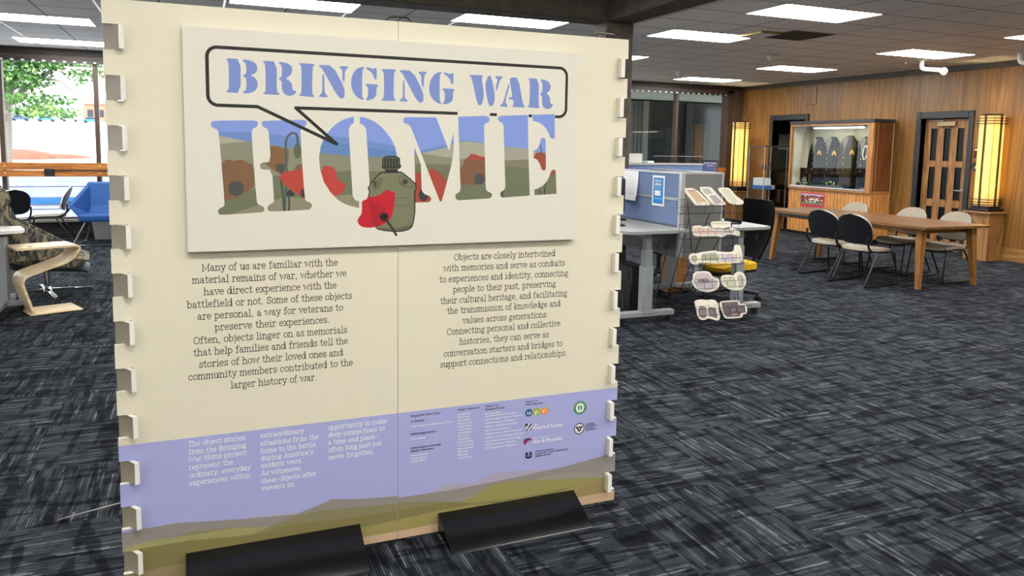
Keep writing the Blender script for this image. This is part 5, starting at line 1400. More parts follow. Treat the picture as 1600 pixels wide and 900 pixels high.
mb = MB(); mb.box((PXP - .015, 5.855, .573), (PXP + .015, 7.06, .865)); mk('modesty_panel', mb, plain('grey_panel', '#5d5f60', .6), pt)
p2 = thing('end_panel', 'plain grey end panel closing the desk pair, behind the leaflet rack', 'partition', (4.3, 5.84, .59))
mb = MB(); mb.box((PXP + .027, 5.826, .573), (4.500, 5.852, 1.337)); mk('panel', mb, plain('grey_panel_light', '#6e6f6d', .6), p2)
mb = MB(); mb.box((PXP + .027, 5.823, 1.337), (4.520, 5.856, 1.352)); mb.box((4.500, 5.823, .573), (4.522, 5.856, 1.337)); mk('trim', mb, M_alu, p2)
p3 = thing('desk_partition', 'second blue grey fabric partition on the far desk, only its silver top edge showing', 'partition', (4.525, 6.5, .865))
mb = MB(); mb.box((4.507, 5.872, .865), (4.543, 7.06, 1.333)); mk('fabric', mb, M_fab, p3)
mb = MB(); mb.box((4.503, 5.872, 1.333), (4.547, 7.06, 1.352)); mk('trim', mb, M_alu, p3)
p4 = thing('desk_partition', 'low blue grey partition crossing behind the first one, with cards on its ledge', 'partition', (4.8, 7.21, .865))
mb = MB(); mb.box((4.29, 7.195, .80), (5.285, 7.23, 1.386)); mk('fabric', mb, M_fab, p4)
mb = MB(); mb.box((4.29, 7.186, 1.386), (5.285, 7.239, 1.408)); mb.box((4.29, 7.195, 0), (4.33, 7.23, .80)); mb.box((5.245, 7.195, 0), (5.285, 7.23, .80)); mk('trim', mb, M_alu, p4)
o = thing('acrylic_screen', 'clear acrylic screen standing on the far desk partition', 'screen', (5.0, 7.212, 1.408))
mb = MB(); mb.box((4.64, 7.209, 1.4085), (5.28, 7.215, 1.482)); mk('sheet', mb, glass('acrylic', (0.96, .97, .97, 1), .7), o)
mb = MB(); mb.box((4.64, 7.208, 1.482), (5.28, 7.216, 1.487)); mk('edge', mb, plain('acrylic_edge', '#8f9591', .3), o)
o = thing('white_card_box', 'white box on the partition ledge next to the concrete column', 'box', (4.40, 7.212, 1.408))
mb = MB(); mb.box((4.305, 7.19, 1.4085), (4.485, 7.235, 1.507), bev=.003); mk('body', mb, plain('white_card', '#d8d4cb', .7), o)
mb = MB(); mb.box((4.308, 7.1885, 1.488), (4.482, 7.1898, 1.491)); mk('lid_seam', mb, plain('seam_grey', '#9c988f', .7), o)
for x0, w_, c_, lb in ((4.50, .05, '#7fb2a5', 'pale green card lying on the far partition ledge'), (4.56, .075, '#f2f1ee', 'white card lying on the far partition ledge')):
    mb = MB(); mb.box((x0, 7.19, 1.4085), (x0 + w_, 7.236, 1.430), bev=.002); tag(mk('ledge_card', mb, plain('card_' + c_[1:], c_, .6)), lb, 'card', 'cards on the partition ledge')
# paper and flyer clipped to the partition face (it faces -X)
def fx_(px, py): return at_x(px, py, PXP - .021)
o = thing('white_notice', 'white paper sheet hanging on the left of the blue grey partition', 'paper', fx_(985, 290))
a = [fx_(977.5, 266), fx_(998.5, 267.5), fx_(990, 312.5), fx_(974, 311)]
y0_, y1_ = min(a[1].y, a[2].y), max(a[0].y, a[3].y); z1_ = (a[0].z + a[1].z) / 2; z0_ = (a[2].z + a[3].z) / 2
def shp(u, v): return Vector((PXP - .024 - .03 * (1 - v) ** 2 * (1 - u), y0_ + (y1_ - y0_) * u, z0_ + (z1_ - z0_) * v))
mb = MB(); mb.sheet(shp, 6, 8, -.0012); mk('sheet', mb, plain('white_paper', '#e3e4e6', .7), o)
mb = MB()
for k in range(9):
    v = .9 - k * .085; l_ = .8 if k not in (2, 5, 7) else .35
    p = shp(.5 - l_ / 2, v); q = shp(.5 + l_ / 2, v); mb.bar(p + Vector((-.002, 0, 0)), q + Vector((-.002, 0, 0)), .0015, .006 if k in (2, 5, 7) else .002, (1, 0, 0))
qq = mk('print_line', mb, plain('print_grey', '#8b8d92', .7), o)
mb = MB(); mb.box((PXP - .035, y1_ - .03, z1_ - .11), (PXP - .022, y1_ + .01, z1_ - .08), bev=.003); mk('clip', mb, M_blk, o)
o = thing('blue_flyer', 'bright blue flyer with a white border clipped to the desk partition', 'flyer', fx_(1028, 298))
b = [fx_(1021.5, 273.5), fx_(1041.5, 275.5), fx_(1035.5, 323), fx_(1018, 319.5)]
fy0, fy1 = (b[1].y + b[2].y) / 2, (b[0].y + b[3].y) / 2; fz1 = (b[0].z + b[1].z) / 2; fz0 = (b[2].z + b[3].z) / 2
X = PXP - .022
mb = MB(); mb.box((X - .002, fy0, fz0), (X - .0004, fy1, fz1)); mk('border', mb, plain('white_paper', '#e3e4e6', .7), o)
W_ = fy1 - fy0; H_ = fz1 - fz0; m_ = .02
mb = MB(); mb.box((X - .0035, fy0 + m_, fz0 + m_), (X - .0022, fy1 - m_, fz1 - m_)); mk('panel', mb, plain('flyer_blue', '#1d7fc4', .5), o)
FF = lambda a_, c_: (X - .0045, -a_, c_)
mb = MB(); sans(mb, 'HELP US', -(fy1 - m_ - .03), -(fy1 - m_ - W_ * .62), fz1 - H_ * .22, H_ * .085, 0, bold=.0012, F=FF); sans(mb, 'IMPROVE', -(fy1 - m_ - .03), -(fy1 - m_ - W_ * .66), fz1 - H_ * .335, H_ * .085, 0, bold=.0012, F=FF); mk('lettering', mb, INKW, o)
mb = MB(); mb.box((X - .0045, fy0 + W_ * .30, fz0 + H_ * .34), (X - .0037, fy1 - W_ * .22, fz0 + H_ * .51)); mk('blank_square', mb, plain('white_paper', '#e3e4e6', .7), o)
mb = MB()
for k in range(3): mb.box((X - .0043, fy0 + W_ * .25, fz0 + H_ * (.62 - k * .028)), (X - .0037, fy1 - W_ * .15, fz0 + H_ * (.62 - k * .028) + .003))
mb.box((X - .0043, fy0 + W_ * .2, fz0 + H_ * .23), (X - .0037, fy1 - W_ * .15, fz0 + H_ * .23 + .006)); mk('print_line', mb, plain('pale_blue_print', '#9cc6e6', .6), o)

def caster(x, y, z, parent, mat=None):
    mb = MB(); mb.cyl((x, y - .022, z + .03), (x, y - .004, z + .03), .029, n=16); mb.cyl((x, y + .004, z + .03), (x, y + .022, z + .03), .029, n=16); mb.box((x - .02, y - .012, z + .03), (x + .02, y + .012, z + .07), bev=.006); mb.cyl((x, y, z + .06), (x, y, z + .085), .009, n=8)
    return mk('caster', mb, mat or M_blk, parent)
# desk on the left of the partition
ZD = .825
dk = thing('standing_desk', 'grey height adjustable desk left of the blue grey partition', 'desk', (3.7, 6.3, 0))
mb = MB(); mb.prism([(3.33, 5.73, ZD), (3.45, 5.625, ZD), (4.04, 5.645, ZD), (4.04, 7.07, ZD), (3.30, 7.07, ZD)], (0, 0, .027)); mk('desktop', mb, M_greylam, dk)
for y in (5.80, 6.90):
    mb = MB(); mb.box((3.65, y - .045, .09), (3.75, y + .045, .52), bev=.005); mb.box((3.66, y - .037, .52), (3.74, y + .037, .67), bev=.005); mb.box((3.67, y - .03, .67), (3.73, y + .03, ZD), bev=.004); mk('leg', mb, M_grey_metal, dk)
    mb = MB(); mb.box((3.40, y - .04, .062), (3.99, y + .04, .112), bev=.006); ft_ = mk('foot', mb, M_grey_metal, dk)
    caster(3.45, y, 0, ft_); caster(3.93, y, 0, ft_)
mb = MB(); mb.box((3.67, 5.84, .77), (3.73, 6.86, .822)); mb.bar((3.84, 5.9, .74), (4.02, 6.12, .64), .03, .05); mk('frame', mb, M_grey_metal, dk)
ZT = ZD + .027
o = thing('monitor', 'black computer monitor at the back of the left desk, seen past the panel edge', 'monitor', (3.8, 6.6, ZT))
mb = MB(); mb.box((3.79, 6.42, .955), (3.83, 6.92, 1.27), bev=.008); mk('casing', mb, M_blk, o)
mb = MB(); mb.box((3.785, 6.435, .97), (3.789, 6.905, 1.255)); mk('screen', mb, plain('screen_dark', '#0b1524', .15), o)
mb = MB(); mb.box((3.83, 6.63, .87), (3.86, 6.71, 1.1)); mb.box((3.74, 6.55, ZT + .0005), (3.93, 6.79, ZT + .016), bev=.004); mb.box((3.80, 6.63, ZT + .016), (3.86, 6.71, .96)); mk('stand', mb, M_blk, o)
o = thing('keyboard', 'black keyboard lying on the left desk', 'keyboard', (3.5, 6.25, ZT))
mb = MB(); mb.box((3.47, 6.03, ZT + .0005), (3.61, 6.48, ZT + .016), bev=.004); mk('body', mb, M_blk, o)
mb = MB()
for r_ in range(4):
    for k in range(13): mb.box((3.485 + r_ * .030, 6.045 + k * .0325, ZT + .016), (3.509 + r_ * .030, 6.07 + k * .0325, ZT + .021))
qq = mk('keys', mb, plain('key_black', '#1d1d20', .5), o); qq['kind'] = 'stuff'
# far desk to the right of the end panel
d2 = thing('standing_desk', 'grey adjustable desk right of the end panel, before the black task chair', 'desk', (4.85, 6.4, 0))
mb = MB(); mb.prism([(4.548, 5.68, ZD), (4.94, 5.70, ZD), (5.02, 5.74, ZD), (5.12, 7.10, ZD), (4.548, 7.10, ZD)], (0, 0, .027)); mk('desktop', mb, M_greylam, d2)
for y in (5.82, 6.92):
    mb = MB(); mb.box((4.68, y - .045, .09), (4.77, y + .045, .52), bev=.005); mb.box((4.685, y - .037, .52), (4.765, y + .037, .67), bev=.005); mb.box((4.695, y - .03, .67), (4.755, y + .03, ZD), bev=.004); mk('leg', mb, M_grey_metal, d2)
    mb = MB(); mb.box((4.53, y - .04, .062), (4.99, y + .04, .112), bev=.006); ft_ = mk('foot', mb, M_grey_metal, d2)
    caster(4.58, y, 0, ft_); caster(4.94, y, 0, ft_)
mb = MB(); mb.box((4.70, 5.86, .77), (4.75, 6.88, .822)); mk('frame', mb, M_grey_metal, d2)
mb = MB(); mb.bar((4.965, 5.85, .085), (4.70, 6.89, .085), .016, .016); mk('stretcher', mb, M_chrome, d2)
o = thing('white_papers', 'loose white papers on the far grey desk', 'papers', (4.8, 6.6, ZT))
for k, (x, y, a_) in enumerate(((4.74, 6.50, .2), (4.86, 6.74, -.3), (4.80, 6.36, .6))):
    M = Matrix.Translation((x, y, ZT + .001 + k * .004)) @ Matrix.Rotation(a_, 4, 'Z')
    mb = MB(); mb.box((-.105, -.148, 0), (.105, .148, .003), M=M); mk('sheet', mb, plain('white_paper', '#e3e4e6', .7), o)
o = thing('desk_tray', 'low black tray with papers near the front of the far grey desk', 'tray', (4.75, 6.08, ZT))
mb = MB(); mb.box((4.60, 5.96, ZT + .0005), (4.86, 6.22, ZT + .012), bev=.003); mb.box((4.60, 5.96, ZT + .012), (4.61, 6.22, ZT + .04)); mb.box((4.85, 5.96, ZT + .012), (4.86, 6.22, ZT + .04)); mk('tray', mb, M_blk, o)
# task chairs
def task_chair(loc, rz, label, seatmat, dz=0.0):
    r = thing('task_chair', label, 'chair', loc, rz, 'black task chairs')
    mb = MB()
    def seat(u, v):
        a = 2 * u - 1; b_ = 2 * v - 1
        return Vector((a * math.sqrt(1 - .35 * b_ * b_) * .25, b_ * math.sqrt(1 - .35 * a * a) * .24, .46 - dz - .05 * max(0, b_) ** 3))
    mb.sheet(seat, 12, 12, -.06); mk('seat', mb, seatmat, r, False)
    mb = MB(); mb.sheet(lambda u, v: Vector((seat(u, v).x * .98, seat(u, v).y * .98, seat(u, v).z - .061)), 8, 8, -.03); mk('seat_pan', mb, M_blkplastic, r, False)
    mb = MB()
    def bk_(u, v):
        a = 2 * u - 1; w_ = .19 + .06 * math.sin(min(1, v * 1.15) * pi * .55)
        if v > .88: w_ *= math.sqrt(max(0.05, 1 - ((v - .88) / .135) ** 2 * .35))
        return Vector((a * w_, -.26 + .05 * a * a - .10 * v - .05 * math.sin(v * pi), .50 - dz + (.56 + dz * .8) * v))
    mb.sheet(bk_, 12, 14, .022); mk('backrest', mb, plain('black_mesh_back', '#0c0d0f', .8, spec=.1, nscale=200, var=.2), r, False)
    mb = MB(); mb.tube([(0, -.02, .37 - dz), (0, -.24, .36 - dz), (0, -.335, .46 - dz), (0, -.36, .68)], [.035, .04, .04, .03], 10, round_=.08); mk('back_spine', mb, M_blkplastic, r, False)
    mb = MB(); mb.cyl((0, 0, .09), (0, 0, .38 - dz), .028, n=14); mb.cyl((0, 0, .33 - dz), (0, 0, .385 - dz), .08, .10, n=16); mk('column', mb, M_blk, r, False)
    for k in range(5):
        a = 2 * pi * k / 5 + .3; c, s_ = math.cos(a), math.sin(a)
        mb = MB(); mb.tube([(.02 * c, .02 * s_, .12), (.16 * c, .16 * s_, .10), (.30 * c, .30 * s_, .085)], [.03, .024, .018], 8); ar_ = mk('base_arm', mb, M_blkplastic, r, False)
        mb = MB(); M = Matrix.Translation((.30 * c, .30 * s_, 0)) @ Matrix.Rotation(a + .8, 4, 'Z')
        for q in (-.014, .014): mb.cyl(M @ Vector((0, q - .008, .03)), M @ Vector((0, q + .008, .03)), .029, n=14)
        mb.cyl((.30 * c, .30 * s_, .03), (.30 * c, .30 * s_, .085), .009, n=8); mk('caster', mb, M_blk, ar_, False)
    return r
M_yellow = plain('yellow_seat_fabric', '#d8a800', .8)
task_chair((5.13, 6.46, 0), pi / 2 - .05, 'black task chair with a yellow seat edge at the far grey desk', M_yellow, .05)
task_chair((5.05, 7.66, 0), -.4, 'black task chair beyond the far partition, only its base showing below the panels', M_blkplastic)
# things under the desks
for x, y, z, s_, c_, lb in ((4.14, 6.97, 0, (.10, .09, .24), '#5a3522', 'brown cardboard box under the left desk near the panel edge'), (4.86, 7.05, 0, (.12, .07, .42), '#a9773f', 'tan cardboard box under the far desk')):
    o = thing('cardboard_box', lb, 'box', (x, y, 0), 0, 'boxes under the desks')
    mb = MB(); mb.box((x - s_[0], y - s_[1], 0), (x + s_[0], y + s_[1], s_[2]), bev=.004); mk('carton', mb, plain('carton_' + c_[1:], c_, .8), o)
    mb = MB(); mb.box((x - .025, y - s_[1] - .001, s_[2] - .1), (x + .025, y + s_[1], s_[2] + .0015)); mk('tape', mb, plain('tape_tan', '#b08a58', .4), o)
o = thing('computer_tower', 'dark computer tower standing under the left desk', 'computer', (3.9, 6.5, 0))
mb = MB(); mb.box((3.82, 6.25, .0), (4.0, 6.70, .44), bev=.01); mk('case', mb, M_blk, o)
mb = MB(); mb.box((3.815, 6.30, .30), (3.8195, 6.65, .40)); mk('front_bay', mb, plain('front_bay_grey', '#2c2d30', .4), o)
for pts, lb in (([(3.86, 6.05, .80), (3.80, 6.08, .40), (3.87, 6.02, .06), (3.78, 5.98, .008), (3.60, 6.1, .008)], 'black power cable hanging under the left desk, nearest loop'), ([(3.60, 6.25, .82), (3.55, 6.2, .46), (3.66, 6.15, .30), (3.62, 6.05, .02), (3.80, 5.95, .008)], 'black power cable hanging under the left desk, inner loop'), ([(4.04, 6.0, .60), (3.98, 6.02, .32), (3.92, 6.0, .06), (3.88, 5.95, .008), (4.3, 6.35, .008)], 'black power cable running from the partition foot to the floor')):
    mb = MB(); mb.tube(pts, .006, 6, round_=.15); tag(mk('power_cable', mb, M_blk), lb, 'cable', 'cables under the desk')

# ---------------------------------------------------------------- leaflet rack
RX0, RX1, RY = 3.985, 4.435, 5.385
LEAN = Vector((0, .222, 1.03)).normalized()
RN = Vector((0, -1.03, .222)).normalized()     # face normal of the leaning rack
rk = thing('leaflet_rack', 'black wire leaflet rack leaning back on its stand, holding cut out cards', 'rack', (4.2, 5.6, 0))
M_rw = plain('rack_black_wire', '#101012', .4, .3)
def rp(x, s, d=0.0): return Vector((x, RY, 0)) + LEAN * s + RN * d
for x in (RX0, RX1): mb = MB(); mb.tube([rp(x, 0.002), rp(x, 1.12)], .0045); mk('upright', mb, M_rw, rk)
mb = MB(); mb.tube([rp(4.21, 1.02, -.005), (4.21, 6.11, .005)], .0038); mb.tube([rp(RX0, .98), (4.12, 6.12, .006), (4.30, 6.12, .006), rp(RX1, .98)], .0038, 6); mk('rear_leg', mb, M_rw, rk)
tiers = [1.02, .80, .56, .36, .13]
for k, s in enumerate(tiers):
    mb = MB(); d = .075; x0, x1 = RX0 - .11, RX1 + .08
    for hh in (0.0, .055):
        mb.tube([rp(x0, s + hh, 0), rp(x0, s + hh, d), rp(x1, s + hh, d), rp(x1, s + hh, 0)], .0019, 6)
    mb.tube([rp(x0, s + .13, 0), rp(x1, s + .13, 0)], .0019, 6); mb.tube([rp(x0, s, 0), rp(x1, s, 0)], .0023, 6)
    for q in range(9):
        x = x0 + (x1 - x0) * q / 8
        mb.tube([rp(x, s + .13 if q in (0, 8) else s, 0), rp(x, s, 0), rp(x, s, d), rp(x, s + .055, d)], .0016, 5)
    for q in range(6):
        x = x0 + .06 + (x1 - x0 - .12) * q / 5.6; mb.tube([rp(x, s + .055, d), rp(x, s + .085, d), rp(x + .04, s + .085, d), rp(x + .04, s + .055, d)], .0016, 5)
    mk('wire_basket', mb, M_rw, rk)
# cut-out cards, each standing in its tier; outlines traced on the rack's own leaning plane
M_card = plain('card_cream', '#e4e0cf', .6, var=.02)
def card(label, d, pts, inks, ox=1050, oy=280, s=7.5):
    P0 = rp(4.2, .5, d)
    o = thing('cutout_card', label, 'card', at_plane(ox + pts[0][0] / s, oy + pts[0][1] / s, P0, RN), 0, 'cut out cards in the leaflet rack')
    w = [at_plane(ox + a / s, oy + b / s, P0, RN) for a, b in pts]
    mb = MB(); mb.prism(w, RN * -.004); bkg = mk('backing', mb, M_card, o, smooth=False)
    for h, ip in inks:
        mb = MB(); mb.prism([at_plane(ox + a / s, oy + b / s, P0 + RN * .0006, RN) for a, b in ip], RN * .0006); mk('print', mb, plain('card_print_' + h[1:], h, .6, var=.12, nscale=30), bkg, smooth=False)
r4 = lambda pts: smoothp(pts, 1)
card('cut out card with a tan page, top left of the leaflet rack', .03, r4([(120,105),(275,103),(455,285),(455,303),(290,308),(270,300)]), [('#c9a98c', [(165,125),(268,122),(415,268),(290,272)]), ('#8d7f86', [(195,128),(258,126),(268,140),(205,142)])])
card('cut out card with grey photos, top middle of the leaflet rack', .022, r4([(298,92),(440,88),(470,105),(630,285),(630,300),(500,304),(470,290)]), [('#b3b0ad', [(345,110),(430,105),(478,165),(395,180)]), ('#b0a3a6', [(430,190),(510,185),(600,280),(505,285)])])
card('cut out card with a pale scroll shape, top right of the leaflet rack', .03, r4([(540,108),(570,97),(660,100),(690,120),(750,195),(840,255),(842,285),(800,300),(690,290),(650,260),(600,190),(550,140)]), [('#cfcdb8', smoothp([(570,115),(650,112),(680,135),(740,215),(780,262),(700,272),(640,220)], 1))])
card('long pale pink cut out card shaped like a tool, second tier of the leaflet rack', .05, r4([(240,548),(340,540),(360,560),(400,548),(440,550),(480,585),(600,590),(680,585),(690,562),(730,565),(745,595),(790,600),(800,655),(770,670),(730,650),(640,645),(610,675),(560,680),(540,665),(300,670),(255,660),(240,610)]), [('#d9bdb3', [(265,565),(330,560),(350,580),(440,575),(470,600),(600,605),(600,640),(300,650),(265,640)]), ('#b8a7ae', [(600,600),(690,595),(720,600),(720,635),(610,635)])])
card('pale cut out card with a rim, standing behind the pink one on the second tier', .01, r4([(455,510),(480,492),(690,495),(692,520),(660,575),(480,578),(462,545)]), [('#c5c2ae', [(475,512),(680,512),(672,528),(480,526)])])
card('long cream and lilac card shaped like a shell, third tier of the rack', .05, r4([(172,60),(200,35),(250,40),(290,25),(420,8),(450,12),(480,22),(620,25),(628,-45),(650,-52),(690,-40),(712,80),(700,125),(660,135),(500,135),(460,140),(290,130),(230,155),(190,135),(172,100)]), [('#b3b08f', smoothp([(190,65),(240,55),(255,95),(230,130),(200,115)], 1)), ('#a9a892', [(300,45),(430,28),(465,50),(468,110),(300,112)]), ('#cfc0c9', [(490,40),(640,45),(660,110),(640,120),(490,118)])], 1050, 390, 6.43)
card('cloud shaped cut out card with a crumpled grey picture, fourth tier left', .05, r4([(195,325),(215,290),(210,250),(240,220),(330,212),(380,225),(410,275),(470,290),(482,340),(465,390),(420,415),(370,430),(290,415),(240,395)]), [('#bdb1b6', smoothp([(215,320),(230,250),(320,230),(370,240),(400,290),(450,310),(460,350),(430,390),(360,410),(290,395),(240,370)], 1)), ('#8f868c', smoothp([(240,285),(320,300),(370,300),(400,330),(330,330),(250,320)], 1))], 1050, 390, 6.43)
card('cream cut out card with a line drawing, fourth tier right', .05, r4([(487,300),(500,260),(560,250),(620,262),(640,230),(680,217),(720,235),(745,290),(745,350),(710,400),(670,410),(620,408),(560,395),(510,360)]), [('#cfccb3', smoothp([(505,300),(520,270),(600,268),(640,300),(650,340),(640,380),(570,375),(520,340)], 1)), ('#c2b9a8', smoothp([(655,260),(700,245),(725,290),(728,345),(700,385),(670,380),(665,320)], 1))], 1050, 390, 6.43)
card('cut out card with two mauve heads, bottom tier left', .05, r4([(228,540),(232,510),(300,498),(345,508),(400,500),(440,510),(468,555),(470,620),(485,660),(480,700),(455,715),(410,700),(360,690),(330,708),(290,705),(255,670),(245,600)]), [('#8d7a80', smoothp([(265,575),(320,562),(345,590),(350,650),(335,690),(290,690),(265,640)], 1)), ('#86737a', smoothp([(360,580),(400,575),(440,590),(455,660),(455,690),(400,675),(365,660)], 1))], 1050, 390, 6.43)
card('cut out card with a dark camera shaped picture, bottom tier right', .05, r4([(478,545),(490,518),(640,508),(672,512),(685,545),(730,540),(748,560),(758,630),(740,645),(712,650),(705,685),(580,693),(535,692),(505,640)]), [('#6f6468', [(495,530),(660,520),(672,560),(728,556),(740,625),(690,640),(680,672),(550,678),(520,640)]), ('#b79aa6', disc((625, 630), 36, 14))], 1050, 390, 6.43)

# ================================================================== LEFT SIDE
# height-adjustable table cut off by the left edge
lt = thing('standing_desk', 'pale topped desk on a grey leg at the left edge of the photograph', 'desk', (-1.8, 8.0, 0))
mb = MB(); mb.prism([(-2.9, 7.86, .715), (-1.62, 7.86, .715), (-1.46, 7.95, .715), (-1.46, 8.06, .715), (-1.55, 8.36, .715), (-2.9, 8.36, .715)], (0, 0, .027)); mk('desktop', mb, plain('pale_top', '#cfd0ce', .45), lt)
mb = MB(); mb.box((-2.4, 7.95, .69), (-1.56, 8.01, .713), bev=.006); mk('frame', mb, M_blk, lt)
mb = MB(); mb.box((-1.70, 7.93, .09), (-1.59, 8.03, .69), bev=.006); mb.box((-1.735, 7.945, .09), (-1.70, 8.015, .69), bev=.004); mk('leg', mb, M_grey_metal, lt)
mb = MB(); mb.box((-1.69, 7.45, .062), (-1.60, 8.32, .112), bev=.006); mk('foot', mb, M_grey_metal, lt)
mb = MB(); mb.bar((-1.68, 7.95, .085), (-1.47, 7.95, .085), .075, .045, bev=.006); mk('foot', mb, M_grey_metal, lt)
mb = MB(); mb.bar((-1.9, 7.72, .085), (-1.6, 7.68, .085), .06, .04, bev=.005); mk('foot', mb, M_grey_metal, lt)
caster(-1.505, 7.95, 0, lt); caster(-1.64, 7.52, 0, lt); caster(-1.64, 8.26, 0, lt)

# patterned swivel lounge chair
t = NT('leaf_camo_fabric'); P = t.pos()
v_ = t.mapv(P, (17, 17, 5.5), (.3, .5, .2))
n1 = t.noise(v_, 1.0, 3, .6, 1.2); n2 = t.noise(t.mapv(P, (24, 24, 8), (0, .5, .4)), 1.0, 2, .5, .8)
base_ = t.ramp(n1, [(.36, rgb('#2f3436')), (.44, rgb('#4f4f4a')), (.50, rgb('#7a725e')), (.60, rgb('#94896f'))])
t.base(t.mix(t.math('GREATER_THAN', n2, .60), base_, rgb('#3d4548')))
t.b.inputs['Roughness'].default_value = .9
M_camo = t.m
lc = thing('lounge_chair', 'leaf patterned swivel lounge chair on a chrome four star base', 'lounge chair', (-1.33, 8.70, 0))
cx_, cy_ = -1.43, 8.84
def rotp(x, y, z, a=math.radians(-76)):   # chair's own frame: +y is forward
    return Vector((cx_ + x * math.cos(a) - y * math.sin(a), cy_ + x * math.sin(a) + y * math.cos(a), z))
def lseat(u, v):
    a = 2 * u - 1; b_ = 2 * v - 1
    w_ = .36 * (1 - .28 * max(0, -b_)) * (1 - .12 * max(0, b_) ** 4); 
    return rotp(a * w_ * math.sqrt(max(0, 1 - .25 * b_ ** 4)), .02 + b_ * .36 * (1 - .10 * a * a), .435 - .02 * b_ - .035 * max(0, b_) ** 4 - .05 * abs(a) ** 3 + .02)
mb = MB(); mb.sheet(lseat, 16, 16, -.11); mk('seat', mb, M_camo, lc)
def lback(u, v):
    a = 2 * u - 1
    w_ = .34 - .08 * v; yb = -.26 - .15 * v; z = .44 + .46 * v
    return rotp(a * w_, yb + .10 * a * a * (1 - .5 * v), z)
mb = MB(); mb.sheet(lback, 14, 12, -.07); mk('backrest', mb, M_camo, lc)
def lhead(u, v):
    a = 2 * u - 1; w_ = .27 * math.sqrt(max(.15, 1 - .5 * (2 * v - 1) ** 4)); return rotp(a * w_, -.40 - .04 * v + .05 * a * a, .87 + .23 * v)
mb = MB(); mb.sheet(lhead, 14, 10, -.085); mk('headrest', mb, M_camo, lc)
for s_ in (-1, 1):
    def wingf(u, v, s_=s_): # wing sweeping from the back down to the seat front
        y = -.38 + .62 * u; top = .86 - .40 * u; return rotp(s_ * (.33 + .03 * math.sin(u * pi)), y, .40 + (top - .40) * v * (1 - .0))
    mb = MB(); mb.sheet(wingf, 14, 6, .045 * s_); mk('side_wing', mb, M_camo, lc)
mb = MB(); mb.sheet(lambda u, v: lseat(u, v) * 1.0 + Vector((0, 0, -.112)), 10, 10, -.02); mk('seat_pan', mb, M_blkplastic, lc)
mb = MB(); mb.cyl((cx_, cy_, .05), (cx_, cy_, .33), .030, n=16); mb.cyl((cx_, cy_, .03), (cx_, cy_, .075), .05, .035, n=16); mk('column', mb, M_chrome, lc)
for k in range(4):
    a = math.radians(18 + 90 * k); mb = MB(); e_ = Vector((cx_ + .40 * math.cos(a), cy_ + .40 * math.sin(a), .028)); mb.bar((cx_, cy_, .045), e_, .042, .02, bev=.004); mb.cyl((e_.x, e_.y, 0), (e_.x, e_.y, .02), .016, n=12); mk('base_arm', mb, M_chrome, lc)

# bent-ply laptop table in front of it
M_ply = wood('pale_ply', '#c9ab7e', '#ecdcb8', 'x', .7, .35)
ct_ = thing('laptop_table', 'bent pale plywood laptop table in front of the patterned lounge chair', 'side table', (-1.235, 7.95, 0))
def strip(pts, y0, y1, th):
    """bent ply: closed ribbon of thickness th following pts (x,z), between depths y0,y1"""
    mb = MB(); P_ = fillet([Vector((a, 0, c)) for a, c in pts], .085, n=7); n = len(P_); L = []; R2 = []
    for i, p in enumerate(P_):
        d = (P_[min(i + 1, n - 1)] - P_[max(i - 1, 0)]).normalized(); q = Vector((-d.z, 0, d.x)) * (th / 2); L.append(p + q); R2.append(p - q)
    o_ = L + R2[::-1]; vs = [(v.x, y0, v.z) for v in o_] + [(v.x, y1, v.z) for v in o_]; m = len(o_); f = [(i, (i + 1) % m, m + (i + 1) % m, m + i) for i in range(m)]
    mb._add(vs, f, 0, False)
    for off in (0, m):
        for i in range(n - 1): mb._add([vs[off + i], vs[off + i + 1], vs[off + m - 2 - i], vs[off + m - 1 - i]], [(0, 1, 2, 3)])
    return mb
mb = strip([(-1.55, .60), (-1.03, .60), (-1.12, .47), (-1.53, .345), (-1.44, .02), (-1.435, .013)], 7.78, 8.12, .020)
mk('bent_frame', mb, M_ply, ct_)
mb = MB(); mb.box((-1.47, 7.78, .002), (-1.05, 8.12, .020), bev=.006); mk('foot_board', mb, M_ply, ct_)
mb = MB(); mb.cyl((-1.43, 7.86, .610), (-1.43, 7.86, .6125), .020, n=16); mk('grommet', mb, M_blk, ct_)
ct_.rotation_euler.z = 0.40

# black shell chairs with white pads by the window
M_wpad = plain('white_vinyl', '#c9c8c4', .55)
chw = make_side_chair(M_wpad, M_blkplastic, M_blkmetal)
chw.location = (-2.08, 13.28, 0); chw.rotation_euler = (0, 0, pi / 2 + .05)
tag(chw, 'white padded sled chair seen side on before the left window', 'chair', 'white padded chairs by the window')
dup(chw, (-2.50, 12.70, 0), .50, 'white padded chair turned with its black back towards us, at the left window', 'white padded chairs by the window')
# blue lounge chair
M_blue = plain('royal_blue_upholstery', '#134a8c', .75, var=.05)
bc = thing('blue_lounge_chair', 'royal blue faceted lounge chair on chrome sled legs, partly behind the panel', 'lounge chair', (-1.2, 12.95, 0))
x0, x1, yf, yb = -1.72, -.70, 12.55, 13.2
mb = MB()
pts = [(-1.53, 13.10, .90), (-.86, 13.10, .90), (-.66, 12.98, .58), (-.80, 12.90, .47), (-1.58, 12.90, .47), (-1.74, 12.98, .58)]
mb.prism(pts, (0, .11, .02)); o = mk('backrest', mb, M_blue, bc, smooth=False)
for s_ in (0, 1):
    mb = MB(); f = (lambda x: x) if s_ == 0 else (lambda x: -2.40 - x)
    A_ = Vector((f(-1.53), 13.12, .90)); B2 = Vector((f(-1.74), 12.62, .60)); C_ = Vector((f(-1.60), 12.58, .43)); D_ = Vector((f(-1.50), 12.95, .43))
    mb.prism([A_, B2, C_, D_], (.05 if s_ == 0 else -.05, .02, 0)); mk('side_wing', mb, M_blue, bc, smooth=False)
